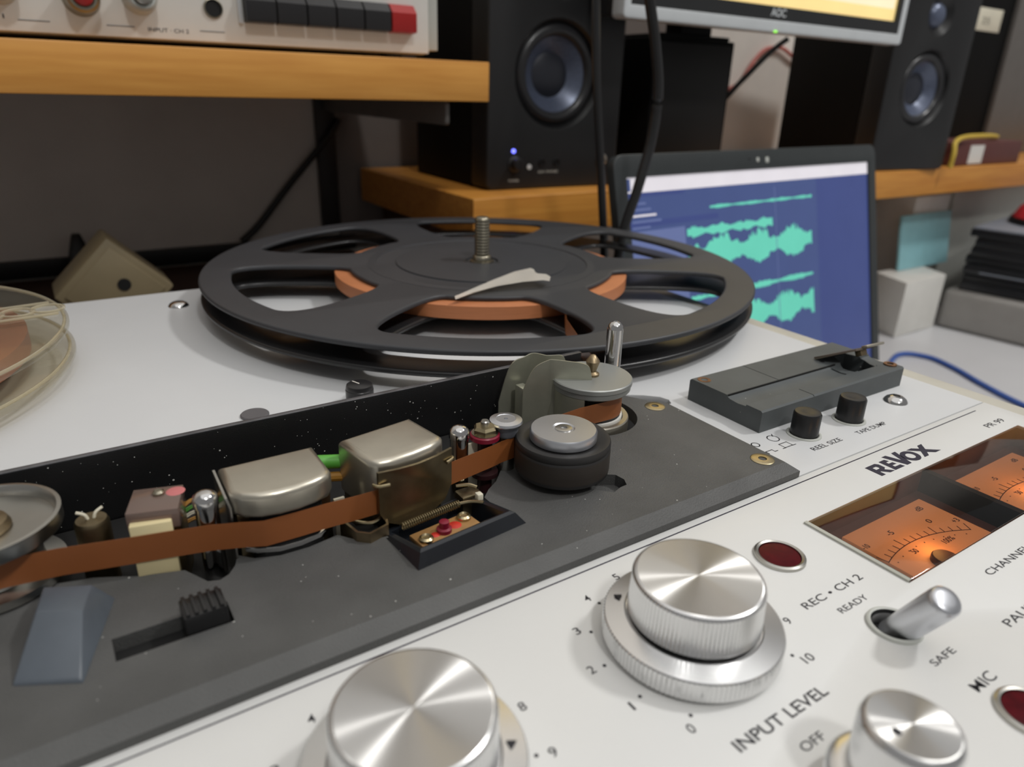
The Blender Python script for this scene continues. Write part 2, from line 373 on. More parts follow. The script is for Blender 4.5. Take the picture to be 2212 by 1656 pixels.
# ---- shield behind the heads and dark head bed
b = B(); box(b, -150, 145, 175.4, 177.2, -7, 16.8, .2); sp_ = obj('shield_plate', b, SHIELD, D, 'tall satin black shield plate speckled with dust')
b = B(); box(b, -150, 145, 175.4, 177.2, 16.8, 17.05, .1); obj('worn_edge', b, mat('worn_edge_grey', (92, 92, 95), .35, .3, var=.3, vs=200), sp_)
b = B(); box(b, -150, 117.5, 112, 175, -7, -1.0, 0); obj('head_bed', b, SOOT, D)
# ---- left tension roller (dished disc)
rc = (-20.9, 154.4)
b = B(); lathe(b, *rc, [(0, -1), (9.4, -1), (9.4, 4.2), (13.2, 4.6), (13.2, 6.4), (9.6, 6.9), (9.4, 7.2), (9.4, 14.6), (13.9, 15.0), (14.1, 15.4), (14.1, 18.2), (13.3, 18.3), (13.0, 18.0), (12.6, 16.0), (0, 15.8)], 64)
r_ = obj('guide_roller', b, STEEL, D, 'roller under a dished steel disc')
b = B(); lathe(b, *rc, [(5.2, 15.8), (5.4, 16.4), (4.8, 17.6), (3.0, 18.2), (2.6, 19.2), (1.4, 19.6), (0, 19.6)], 24); obj('roller_nut', b, BRASS, r_)
# ---- brass barrel with two lugs
b = B(); lathe(b, -2.4, 151.4, [(0, -1), (3.3, -1), (3.3, 13.2), (2.9, 14), (0, 14)], 24, TR(0, 0, 0))
r_ = obj('lamp_barrel', b, MUMD, D)
for s in (-1, 1):
    b = B(); tube(b, spline([(-2.4 + s*.5, 151.6, 13.6), (-2.4 + s*1.0, 151.8, 15), (-2.4 + s*2.4, 152.4, 15.6)], 5), .32, 6); obj('lug', b, CREAMP, r_)
# ---- erase head
eh = TR(9.1, 144.6, 0, -16.5)
b = B(); box(b, -4.9, 4.9, -3.6, 6.2, 13.6, 18, .25, eh); r_ = obj('erase_head', b, SMOKEP, D, 'erase head in a smoky clear plastic housing')
b = B(); box(b, -4.3, 4.6, -2.2, 5.8, -1, 13.4, .2, eh); obj('erase_coil', b, MUMD, r_)
b = B(); box(b, -4.4, 3.4, -5.2, -2.4, 1.5, 15.9, .3, TR(8.9, 144.9, 0, -12)); obj('ferrite_core', b, CREAM, r_)
b = B(); lathe(b, 10.4, 147.6, [(0, 18), (1.2, 18), (1.2, 18.5), (.7, 18.9), (0, 18.9)], 18); obj('screw', b, DULL, r_)
b = B(); lathe(b, 13.6, 147, [(1.9, 18.0), (1.5, 18.12), (0, 18.16)], 18); obj('red_mark', b, mat('faded_red', (190, 110, 110), .6), r_)
# ---- chrome guide posts
for x, y in ((18.1, 139.8), (78.4, 140.6)):
    b = B(); lathe(b, x, y, [(0, -1), (2.35, -1), (2.35, 16.9), (2.55, 17.1), (2.6, 18.4), (2.3, 19.4), (1.5, 20.1), (.7, 20.35), (0, 20.4)], 40); obj('guide_post', b, CHROME, D)
for k in range(4):   # loose wiring between the heads
    y = 146.5 + k*1.4
    b = B(); tube(b, spline([(13.8, y + 1, 13 - 2.2*k), (17, y + 2.2, 14 - 2.4*k), (22.5, y + 1.4, 13.6 - 2.2*k)], 5), .45, 6); obj('wire', b, (OCHRE, GREEN, CREAMP, OCHRE)[k], D)
# ---- record head
o1 = [(22.6, 149), (22.4, 137.2), (24.2, 134.6), (27.5, 132.9), (31, 132.2), (35, 132.1), (39, 132.8), (42.2, 134), (43.6, 136.2), (43.9, 149)]
b = plate([o1], 14.2, 20.2, 1.5, 4); r_ = obj('record_head', b, MUM, D, 'smooth nickel record head can with a curved front', smooth=60)
b = B(); box(b, 23.2, 43.4, 136.8, 148.8, -1, 15.4, .3); obj('can_body', b, MUMD, r_)
b = B(); prism(b, [(25.5, 137), (27.5, 134.4), (31, 133.4), (36, 133.3), (39.6, 134.2), (41.4, 137)], 1, 14.6); obj('head_core', b, HOLE, r_)
b = plate([[(22.8, 147), (23.4, 137.4), (26, 135), (30.4, 133.2), (35, 133), (39.5, 133.8), (43.6, 136.6), (43.8, 147)]], 5.0, 6.3, .15, 1); obj('base_plate', b, CHROME, r_)
b = B(); prism(b, [(23.4, 147), (24.4, 137.6), (30.4, 134.2), (36, 134), (42.8, 137), (43.2, 147)], -1, 5); obj('base_block', b, MUMD, r_)
b = B(); sheet(b, [(21.9, 149.6), (21.7, 137.5), (22.2, 136.6)], [-1, -1, -1], [19.4, 18.6, 16.6], .5); obj('side_shield', b, STEEL, r_)
# ---- coloured sleeves between the two cans
b = B(); tube(b, [(41, 150.6, 15.4), (55, 148.6, 13.2)], 1.7, 12); obj('green_sleeve', b, GREEN, D)
b = B(); tube(b, [(41, 149.4, 11.8), (55, 147.6, 9.6)], 1.2, 10); obj('wire_sleeve', b, OCHRE, D)
b = B(); box(b, 44.9, 47.4, 139.4, 140, -1, 10); obj('contact_strip', b, CREAMP, D)
# ---- playback head (turned slightly) with its hinged hum shield
ang = 9.5; cx, cy = 61.2, 141
lo = [(-10.2, 8.6), (-10.4, -5.0), (-8.6, -6.8), (-5, -7.8), (0, -8.1), (5, -7.8), (8.6, -6.8), (10.2, -5.0), (10.2, 8.6)]
o2 = rot2([(cx + x, cy + y) for x, y in lo], cx, cy, ang)
b = plate([o2], 6, 20.6, 1.7, 4); r_ = obj('playback_head', b, MUM, D, 'taller nickel playback head can', smooth=60)
b = B(); prism(b, rot2([(cx - 9.8, cy - 5), (cx + 9.6, cy - 5), (cx + 9.6, cy + 8), (cx - 9.8, cy + 8)], cx, cy, ang), -1, 8); obj('can_body', b, MUMD, r_)
b = B(); T2 = TR(cx, cy, 0, ang)
prof = [(-10.3, 19.0), (-10.3, 8.6), (-9.0, 5.8), (-5.8, 4.2), (0, 3.8), (5, 4.4), (8, 5.6), (10.2, 8.8), (10.4, 18.4), (5, 18.3), (0, 18.3), (-5, 18.6)]
fy = lambda x: -9.7 + .010*x*x
f_ = [b.verts.new((x, fy(x), z)) for x, z in prof]; k_ = [b.verts.new((x, fy(x) + .7, z)) for x, z in prof]
for k in range(len(prof)): b.faces.new((f_[k], f_[(k + 1) % len(prof)], k_[(k + 1) % len(prof)], k_[k]))
fill(b, f_); fill(b, k_); tform(b, T2)
sh = obj('hum_shield', b, MUMD, r_, 'curved metal hum shield flap in front of the tape')
for s in (-1, 1):
    b = B(); tube(b, spline([(s*10.8, -7.2, 15.6), (s*10.4, -8.9, 15.8), (s*8.0, -9.6, 15.7)], 4), .42, 8); tform(b, T2); obj('shield_tab', b, GOLD, r_)
# ---- brass bracket left of the adjusting tray
b = B(); sheet(b, [(45.2, 136.5), (46.4, 129.6), (48.6, 127.6), (53.4, 129.0), (54, 131)], 1, 6.6, .6); r_ = obj('hinge_bracket', b, BRASS, D)
b = B(); box(b, 46.5, 53, 129.5, 136.5, -1, 3.4, .3, TR(0, 0, 0)); obj('hinge_block', b, SOOT, r_)
b = B(); tube(b, spline([(47, 135.5, 6), (50.6, 131.2, 6.6), (54.6, 133.6, 6.8), (54.2, 136, 7.6)], 5), .4, 7); obj('hinge_wire', b, GOLD, r_)
# ---- adjusting tray (open box with glossy rim)
ou = [(52.9, 112.7), (83.6, 116.0), (80.8, 136.6), (51.6, 131.2)]; ri = [(54.5, 114.6), (80.4, 117.4), (78.6, 135.6), (53.2, 130.6)]
ii = [(55.7, 116.4), (78.3, 118.9), (76.9, 135.2), (54.6, 130.2)]; fl = [(55.7, 116.6), (78.2, 119), (76.9, 135.2), (54.6, 130.2)]
b = B(); L4 = []
for ol, zz in ((ou, 3.2), (ri, 7.2), ([(p[0]*.5 + q[0]*.5, p[1]*.5 + q[1]*.5) for p, q in zip(ri, ii)], 7.55), (ii, 7.1), (fl, -.6)):
    L4.append([b.verts.new((x, y, zz - (max(0, zz - 3.3) if k in (2, 3) else 0))) for k, (x, y) in enumerate(ol)])
for p, q in zip(L4, L4[1:]):
    for k in range(4): b.faces.new((p[k], p[(k + 1) % 4], q[(k + 1) % 4], q[k]))
b.faces.new(L4[-1])
tr = obj('adjusting_tray', b, mat('glossy_black_rim', (30, 33, 38), .22, var=.08, dust=.4, ds=300), D, 'raised glossy black tray around the head screws', smooth=25)
b = B(); box(b, -8.2, 8.0, -2.9, 2.9, 1.4, 2.6, .15, TR(66.6, 125.9, 0, 7)); obj('circuit_strip', b, PCB, tr)
for x, y, m_ in ((60.6, 124.0, GOLD), (72.4, 127.5, GOLD)):
    b = B(); lathe(b, x, y, [(0, 2.5), (1.7, 2.5), (1.7, 3.3), (1.2, 3.7), (.9, 3.3), (0, 3.3)], 20); obj('trimmer', b, m_, tr)
b = B(); lathe(b, 65.8, 125.1, [(0, 2.5), (1.8, 2.5), (1.8, 3.5), (1.2, 3.8), (1.2, 5.3), (.6, 5.5), (0, 5.5)], 20); obj('azimuth_screw', b, RED, tr)
for x, y, q in ((69.2, 126.1, 1.6), (63.4, 124.9, 1.1), (73.2, 127.1, .7)):
    b = B(); lathe(b, x, y, [(q, 2.6), (q*.7, 2.8), (0, 2.85)], 14); obj('lacquer_spot', b, VARN, tr)
b = B(); P = []
for k in range(27*8 + 1):
    a = 2*PI*k/8; u = k/(27*8); P.append((56.8 + 16.2*u + .1*math.sin(a), 128.9 + 2.0*u + .85*math.cos(a), 4.7 + .85*math.sin(a)))
tube(b, P, .2, 5); obj('spring', b, GOLD, tr)
for pts in ([(73, 131.6, 4.2), (76, 130.4, 4.6), (78, 127.6, 5.2)], [(74.6, 135.4, 6.8), (77.4, 134.2, 7.0), (79, 132.6, 6.6)]):
    b = B(); tube(b, spline(pts, 5), .42, 7); obj('lever_wire', b, GOLD, tr)
b = B(); box(b, 77.6, 79.2, 129.6, 131.4, 4, 6.2, .3, TR(0, 0, 0)); obj('lever_end', b, CREAMP, tr)
b = B(); box(b, 74.6, 80.6, 132, 136.8, -1, 5, .8); obj('pivot_block', b, MUMD, tr)
b = B(); box(b, 80.8, 84.6, 141.9, 142.5, -1, 13.6); obj('contact_strip', b, CREAMP, D)
# ---- red guide with hex nut
gx, gy = 86.6, 141.6
b = B(); lathe(b, gx, gy, [(0, -1), (2.0, -1), (2.0, 3.4), (3.6, 3.8), (3.6, 5), (2.0, 5.6), (2.0, 13.9), (0, 13.9)], 36); r_ = obj('tape_guide', b, mat('dark_guide', (52, 26, 28), .4), D)
b = B(); lathe(b, gx, gy, [(0, 13.9), (3.0, 14.0), (3.9, 14.5), (3.95, 15.6), (3.7, 15.9), (0, 15.9)], 36); obj('red_flange', b, RED, r_)
b = B(); lathe(b, gx, gy, [(3.5, 15.8), (3.5, 16.1), (0, 16.1)], 30); obj('washer', b, DULL, r_)
b = B(); lathe(b, gx, gy, [(0, 16), (3.2, 16), (3.2, 17.3), (2.6, 18.0), (0, 18.0)], 6); obj('hex_nut', b, GOLD, r_)
b = B(); lathe(b, gx, gy, [(0, 17.8), (1.15, 17.8), (1.15, 19.2), (.9, 19.5), (0, 19.5)], 18); obj('stud', b, STEEL, r_)
# ---- capstan
b = B(); lathe(b, 93.2, 141.9, [(0, -1), (2.7, -1), (2.7, 15), (0, 15)], 30); r_ = obj('capstan', b, STEEL, D)
b = B(); lathe(b, 93.2, 141.9, [(3.1, 13.9), (3.4, 14.6), (3.4, 17.2), (0, 17.2)], 36); obj('dust_sleeve', b, mat('grey_sleeve', (96, 98, 104), .4), r_)
b = B(); lathe(b, 93.2, 141.9, [(0, 17.2), (4.4, 17.2), (4.5, 17.5), (4.3, 18.1), (2.7, 18.4), (2.6, 18.3), (.5, 18.3), (.45, 17.9), (0, 17.9)], 40); obj('capstan_cap', b, ALUM, r_)
# ---- pinch roller
px, py = 104.1, 131.1
b = B(); lathe(b, px, py, [(0, 1), (4, 1), (4, 5.9), (11.9, 5.9), (12.4, 6.3), (12.5, 7), (12.5, 12.6), (12.25, 13.0), (12.5, 13.4), (12.5, 14.6), (12.2, 15.1), (10.6, 15.2), (9.4, 14.5), (8.6, 14.4), (0, 14.4)], 72); r_ = obj('pinch_roller', b, RUBBER, D, 'black rubber pinch roller')
b = B(); lathe(b, px, py, [(12.52, 7.2), (12.54, 7.4), (12.54, 12.2), (12.52, 12.4)], 72); obj('worn_tread', b, RUBS, r_)
b = B(); lathe(b, px, py, [(0, 14.4), (8.4, 14.4), (8.8, 14.9), (8.8, 16.9), (8.4, 17.5), (3.0, 17.6), (2.6, 17.3), (2.3, 17.3), (0, 17.3)], 64); obj('roller_cap', b, ALUM, r_)
b = B(); lathe(b, px, py, [(2.3, 17.3), (2.2, 17.6), (1.9, 17.7), (.9, 17.7), (.8, 17.0), (0, 17.0)], 24); obj('screw', b, STEEL, r_)
# ---- right tension roller with disc, finial and bent arm plates
tx, ty = 132.4, 154.6
b = B(); lathe(b, tx, ty, [(0, -5), (9.0, -5), (9.0, 5.6), (9.4, 6.2), (9.4, 14.8), (0, 14.8)], 56); r_ = obj('tension_roller', b, RUBBER, D, 'tension roller under a grey steel disc')
b = B(); lathe(b, tx, ty, [(12.2, -5), (12.2, 5.6), (11.9, 6.0), (10.5, 6.0), (10.3, 5.6), (10.3, -5)], 56); obj('bearing_cup', b, MUM, r_)
b = B(); lathe(b, tx, ty, [(10.1, 4), (10.1, 6.5), (9.5, 6.6)], 48); obj('white_ring', b, WHITE, r_)
b = B(); lathe(b, tx, ty, [(0, 14.8), (11.6, 14.8), (12.0, 15.2), (12.1, 16.6), (12.4, 16.9), (12.4, 18.1), (12.1, 18.4), (0, 18.5)], 72); obj('top_disc', b, mat('grey_disc_metal', (158, 160, 157), .4, .5, var=.05), r_)
b = B(); lathe(b, tx, ty, [(0, 18.4), (2.2, 18.4), (2.2, 19.2), (1.7, 19.5), (1.3, 19.8), (1.35, 20.4), (2.05, 22.6), (2.15, 23.1), (1.7, 23.8), (.8, 25), (0, 25.3)], 24); obj('finial', b, BRASS, r_)
b = B(); soft_sheet(b, [(112.6, 162.6), (115.5, 161.5), (119.0, 159.6), (120.6, 158.4), (124.6, 155.6), (127.6, 153.4), (129.2, 152.2), (130, 151.6)], [2, 2, 2, 12, 18.3, 18.3, 18.3, 18.3], [14.5, 21.4, 24.0, 24.4, 24.0, 23.6, 22.4, 18.9], .55); obj('arm_plate', b, ZINC, r_, smooth=9)
b = B(); soft_sheet(b, [(109.6, 171.4), (113, 170.4), (117.4, 169.2), (120.2, 168.3), (123.5, 165.6), (127.4, 163.4), (128.6, 162.7)], [-2, -2, -2, -2, 8, 8, 8], [8, 19.8, 22.4, 23.4, 22.9, 22.9, 20.4], .55); obj('arm_plate', b, ZINC, r_, smooth=9)
b = B(); sheet(b, [(118.8, 161.5), (120.6, 158.2)] + arc(tx, ty, 11.6, 166, 222, 8), [2, 2] + [6]*9, 18.2 - .05, .6); obj('tape_shroud', b, ZINC, r_)
b = B(); box(b, 113.2, 116.2, 162.8, 167.8, -2, 14.6, .4); obj('arm_spacer', b, ZINC, r_)
b = B(); lathe(b, 149.8, 165.0, [(0, -4), (3.0, -4), (3.0, 12), (2.65, 13), (2.65, 27.6), (2.4, 28.8), (1.6, 29.7), (.7, 30.1), (.5, 29.7), (0, 29.7)], 40); obj('lifter_pin', b, CHROME, D, 'tall polished pin with a rounded end')
# ---- stop lever wedge, slider
b = B()
V = [(-18.3, 120, 4), (-8.1, 114.6, 4), (-1.1, 135.9, 4), (-12.7, 147, 4), (-18.0, 120.4, 4.6), (-8.5, 115.3, 4.9), (-13.4, 130.4, 10.2), (-6.3, 126.2, 10.4), (-12.1, 138.4, 9.4), (-4.4, 134.8, 9.4)]
v = [b.verts.new(p) for p in V]
for f in ((4, 5, 7, 6), (6, 7, 9, 8), (0, 1, 5, 4), (1, 2, 9, 7, 5), (2, 3, 8, 9), (3, 0, 4, 6, 8), (3, 2, 1, 0)): b.faces.new([v[i] for i in f])
bmesh.ops.recalc_face_normals(b, faces=b.faces)
bmesh.ops.bevel(b, geom=list(b.edges), offset=.35, segments=2, profile=.5, affect='EDGES')
obj('edit_lever', b, mat('lever_plastic', (84, 91, 99), .36, var=.12, vs=80, dust=.3, ds=300), D, 'blue black wedge shaped lever')
b = B(); box(b, 8.6, 16.2, 117.5, 123.6, 1.2, 8.0, .3); obj('slot_liner', box(B(), -3, 16.9, 117.4, 123.6, .9, 1.15), HOLE, D); r_ = obj('slide_switch', b, BLACK, D, 'small ribbed black slide switch in a slot')
for k in range(5):
    b = B(); box(b, 9.0 + k*1.5, 9.7 + k*1.5, 117.6, 123.5, 7.8, 8.6, .15); obj('rib', b, BLACK, r_)
# ---- small items on the upper plate
def dome_screw(x, y, r):
    b = B(); lathe(b, x, y, [(0, 0), (r, 0), (r*.97, .4), (r*.8, 1.3), (r*.5, 2.0), (r*.3, 2.15), (r*.28, 1.4), (0, 1.4)], 36); obj('dome_screw', b, CHROME, D)
dome_screw(242, 117.9, 4.1); dome_screw(47.7, 354.8, 4.6)
b = B(); lathe(b, 78.7, 208.6, [(0, 0), (4.6, 0), (4.6, 5.2), (4.45, 5.4), (4.45, 6.0), (4.2, 6.8), (3.7, 7.05), (0, 7.05)], 36); r_ = obj('pitch_knob', b, KEY, D, 'small dark grey knob half hidden by the shield')
b = B(); box(b, -.18, .18, 0, 3.4, 7.04, 7.1, 0, TR(78.7, 208.6, 0, 20)); obj('pointer_line', b, PAPER, r_)
b = B(); lathe(b, 46.2, 216, [(0, 0), (4.4, 0), (4.4, .5), (4.1, .8), (0, .8)], 36); obj('hole_plug', b, mat('plug_grey', (92, 90, 92), .5), D)
for x, y, h in ((190.2, 117.8, 7.9), (213.0, 117.1, 8.4)):
    b = B(); lathe(b, x, y, [(5.4, 0), (5.3, .35), (4.7, .5), (4.5, .35)], 44); r_ = obj('push_button', b, GREYP, D, 'black push button in a grey collar')
    b = B(); lathe(b, x, y, [(0, -1), (4.3, -1), (4.25, h - .7), (3.9, h - .1), (3.4, h), (1.5, h - .15), (0, h - .2)], 44); obj('button_cap', b, BLACK, r_)
b = B(); prism(b, [(197, 118.6), (195.2, 117.2), (195.2, 119.4)], .0, .08); obj('red_mark', b, KEYR, D)
# printed reel size symbols
def outline(loops, lw=.32): 
    b = B()
    for lp, closed in loops:
        P = [Vector((x, y, 0)) for x, y in lp]; m = len(P)
        for i in range(m if closed else m - 1):
            p, q = P[i], P[(i + 1) % m]; t_ = (q - p).normalized()*lw/2; nn = Vector((-t_.y, t_.x, 0))
            vv = [b.verts.new((w_.x, w_.y, .03)) for w_ in (p - t_ + nn, p - t_ - nn, q + t_ - nn, q + t_ + nn)]; b.faces.new(vv)
    return b
obj('printed_symbol', outline([(circ(170.6, 120.6, 1.25, 24), True)]), INK, D)
obj('printed_symbol', outline([(circ(179, 120.7, 1.85, 28), True), ([(180.1, 121.8), (181, 122.9)], False)]), INK, D)
obj('printed_symbol', outline([([(176.0, 114.6), (177.1, 114.6), (177.1, 117.1), (180.6, 117.1), (180.6, 114.6), (181.9, 114.6)], False), ([(177.1, 114.7), (180.6, 114.7)], False)]), INK, D)
obj('printed_symbol', outline([([(168.2, 114.6), (169.5, 114.6), (169.5, 115.9), (172.3, 115.9), (172.3, 114.7), (173.5, 114.7)], False)]), INK, D)
# ---- splicing block
b = B()
sp = [(125.4, 0), (125.4, 7.0), (126, 7.5), (131.6, 7.5), (131.9, 6.9), (135, 6.6), (138.4, 6.9), (139.4, 7.35), (139.6, 7.9), (155.4, 7.9), (156, 7.3), (156, 0)]
p0 = [b.verts.new((178, y, z)) for y, z in sp]; p1 = [b.verts.new((257.6, y, z)) for y, z in sp]; n = len(sp)
for k in range(n): b.faces.new((p0[k], p0[(k + 1) % n], p1[(k + 1) % n], p1[k]))
fill(b, p0); fill(b, p1)
cs = []
c = B(); prism(c, [(238, 131.2), (249.6, 131.2), (252.5, 138), (250, 144.5), (243, 144.5), (237.6, 137)], 1.5, 12); cs.append(c)
for q in ((204.0, 204.35, 139.6, 157), (204.0, 204.35, 124, 131.8)): c = B(); box(c, q[0], q[1], q[2], q[3], 7.0, 12); cs.append(c)
c = B(); box(c, 232.2, 233.4, 132.6, 138.6, 6.0, 12); cs.append(c)
b = cut(b, cs); bk = obj('splicing_block', b, SLATE, D, 'dark grey splicing block with an open cutter flap', smooth=30)
b = B(); box(b, 178.2, 236, 139.35, 139.75, 6.9, 7.94); obj('tape_groove', b, HOLE, bk)
for x, y in ((181.2, 152.6), (255, 129.4)):
    b = B(); lathe(b, x, y, [(2.3, 7.5), (2.3, 7.98), (1.2, 8.0), (1.1, 7.2), (0, 7.2)], 24); obj('screw', b, RUST, bk)
b = B(); lathe(b, 234, 143.5, [(.9, 7.9), (.8, 7.97), (0, 7.97)], 16); obj('peg_hole', b, HOLE, bk)
# flap, hinged along its left edge, tilted open
FT = TR(233.5, 146.5, 8.1, -4, -27)
b = B(); prism(b, [(0, 0), (0, -4), (6, -13.5), (17.5, -13.5), (17.5, 0)], 0, .7); tform(b, FT); obj('cutter_flap', b, mat('flap_metal', (104, 94, 84), .45, .4, var=.2, vs=120), bk)
b = B(); box(b, 9.5, 19.5, -15.6, -13.0, .4, 1.4, .35); tform(b, FT); obj('flap_tab', b, MUM, bk)
b = B(); box(b, 9.5, 13, -12.6, -10, -2.2, .2, .3); tform(b, FT); obj('blade_holder', b, BRASS, bk)
# ---- lettering on the face
text('REEL SIZE', 183.2, 108.7, 14.2, 1.95, D); text('TAPE DUMP', 205.7, 108.5, 15.7, 1.85, D)
text('PR 99', 248.4, 89.4, 11, 2.2, D); text('REC \u2022 CH 2', 118.9, 64.8, 20, 1.9, D); text('READY', 124.2, 60.2, 9.4, 1.5, D)
text('SAFE', 126, 41.9, 7.6, 1.5, D); text('MIC', 126.4, 34.3, 7, 2.1, D); text('INPUT LEVEL', 79.3, 48.6, 23.6, 2.3, D, bold=.12)
text('OFF', 88.4, 43.0, 5.6, 1.7, D); text('CHANNEL', 164.9, 50.2, 20, 1.75, D); text('PAUSE', 150.3, 39.6, 14, 1.9, D)
# maker's wordmark from heavy strokes
def stroke_poly(polys): 
    b = B()
    for lps in polys:
        q = plate(lps, .0, .045); me = as_mesh(q); b.from_mesh(me); bpy.data.meshes.remove(me)
    return b
x0, y0, hh = 186.5, 89.3, 5.3
R_ = [[(0, 0), (1.9, 0), (1.9, 1.7), (2.4, 1.7), (4.2, 0), (6.6, 0), (4.4, 1.9), (5.6, 2.5), (5.6, 4.5), (4.8, 5.3), (0, 5.3)], [(1.9, 2.9), (1.9, 4.1), (3.5, 4.1), (3.8, 3.8), (3.8, 3.2), (3.5, 2.9)]]
E_ = [[(6.9, 0), (11.7, 0), (11.3, 1.25), (8.7, 1.25), (8.7, 2.1), (10.9, 2.1), (10.5, 3.2), (8.7, 3.2), (8.7, 4.05), (10.2, 4.05), (9.8, 5.3), (6.9, 5.3)]]
V_ = [[(13.0, 0), (15.3, 0), (17.7, 6.6), (15.6, 6.6), (14.2, 2.5), (12.6, 6.6), (10.5, 6.6)]]
O_ = [[(19.3 + 3.25*math.cos(2*PI*k/36), 2.65 + 2.8*math.sin(2*PI*k/36)) for k in range(36)], [(19.3 + 1.55*math.cos(2*PI*k/36), 2.65 + 1.4*math.sin(2*PI*k/36)) for k in range(36)]]
X_ = [[(22.4, 0), (24.7, 0), (26.3, 1.5), (28.5, 0), (31.5, 0), (27.7, 2.75), (30.0, 5.3), (27.7, 5.3), (26.3, 3.9), (24.3, 5.3), (21.6, 5.3), (25.0, 2.7)]]
for nm, gl in zip('REVOX', (R_, E_, V_, O_, X_)):
    b = stroke_poly([gl]); tform(b, TR(x0, y0, 0)); obj('wordmark_letter', b, NAVY, D)
# ---- level knobs
def level_knob(x, y, pa, name_label, marks):
    b = B(); lathe(b, x, y, [(0, .6), (16.2, .6), (16.6, 1.0), (17.2, 1.1), (17.2, 4.9), (16.85, 5.2), (13.2, 5.9), (12.9, 5.7), (0, 5.5)], 240, rfun=lambda r, k, n: r - (.24 if (k % 2 and r > 17) else 0)); kn = obj('level_knob', b, ALU, D, name_label, smooth=22)
    b = B(); lathe(b, x, y, [(0, 6.3), (12.2, 6.3), (12.75, 6.7), (12.6, 9), (12.4, 14.3), (12.0, 14.85), (11.7, 15.0)], 200, rfun=lambda r, k, n: r - (.2 if (k % 2 and r > 12.3) else 0)); obj('knob_skirt', b, ALU, kn, smooth=22)
    b = B(); lathe(b, x, y, [(11.72, 14.99), (11.5, 15.06), (6, 15.06), (0, 15.06)], 120); obj('knob_face', b, ALUT, kn, smooth=3)
    b = B(); lathe(b, x + 14.6*math.cos(math.radians(pa)), y + 14.6*math.sin(math.radians(pa)), [(.9, 5.6), (.9, 6.0), (0, 6.02)], 3); obj('pointer_mark', b, INK, kn)
    for k in range(11):
        a = math.radians(-135.4 - 27*k)
        dx, dy = x + 19.2*math.cos(a), y + 19.2*math.sin(a)
        b = B(); lathe(b, dx, dy, [(.38, .0), (.38, .04), (0, .04)], 12); obj('dial_dot', b, INK, D)
        w = 2.6 if k == 10 else (.5 if k == 1 else 1.3)
        text(str(k), x + 22.0*math.cos(a) - w/2, y + 22.0*math.sin(a) - .95, w, 1.9, D, name='dial_numeral')
    return kn
level_knob(91.5, 71.8, 128, 'concentric aluminium level knob near the red lamp', 1)
level_knob(32.5, 71.8, -25, 'concentric aluminium level knob cut by the lower frame edge', 1)
# ---- small input selector knob
b = B(); lathe(b, 91.5, 30.9, [(0, .2), (9.6, .2), (9.8, 1.2), (9.6, 4.4), (9.0, 5.0), (7.2, 5.2), (0, 5.2)], 64); kn = obj('selector_knob', b, ALU, D, 'polished small selector knob', smooth=50)
b = B(); lathe(b, 91.5, 30.9, [(7.1, 5.2), (7.15, 14.6), (6.8, 15.6), (6.3, 16)], 64); obj('knob_skirt', b, ALU, kn)
b = B(); lathe(b, 91.5, 30.9, [(6.32, 15.99), (6.1, 16.05), (3, 16.05), (0, 16.05)], 80); obj('knob_face', b, ALUT, kn, smooth=3)
b = B(); lathe(b, 88.1, 31.4, [(.7, 16.05), (.7, 16.1), (0, 16.1)], 12); obj('pointer_mark', b, INK, kn)
# ---- toggle switch
def lamp_ring(x, y):
    b = B(); lathe(b, x, y, [(5.9, 0), (5.8, .7), (5.3, 1.0), (4.8, .8), (4.7, .2)], 48); r_ = obj('indicator_lamp', b, STEEL, D, 'dark red indicator lamp in a metal ring')
    b = B(); lathe(b, x, y, [(4.75, .2), (4.6, .55), (3, .75), (0, .8)], 40); obj('lamp_lens', b, LED, r_)
lamp_ring(129.2, 79.8); lamp_ring(129.2, 27.0)
b = B(); lathe(b, 129.8, 52.4, [(5.4, 0), (5.3, .6), (4.9, .8), (4.5, .6)], 48); r_ = obj('toggle_switch', b, GREYP, D, 'steel toggle switch tilted towards SAFE')
b = B(); lathe(b, 129.8, 52.4, [(4.5, .6), (4.2, .1), (4.2, -2.6), (0, -2.6)], 32); obj('switch_well', b, HOLE, r_)
b = B(); lathe(b, 0, 0, [(0, -2), (2.9, -2), (3.1, 5), (3.5, 12.8), (3.4, 13.8), (2.9, 14.3), (1.4, 14.5), (0, 14.5)], 40, rfun=None)
for v in b.verts:
    if v.co.z > 5: v.co.y *= 1 - .1*min(1, (v.co.z - 5)/8)
tform(b, TR(129.9, 51.6, -.6, 0, 28.5)); obj('toggle_lever', b, ALUM, r_, smooth=50)
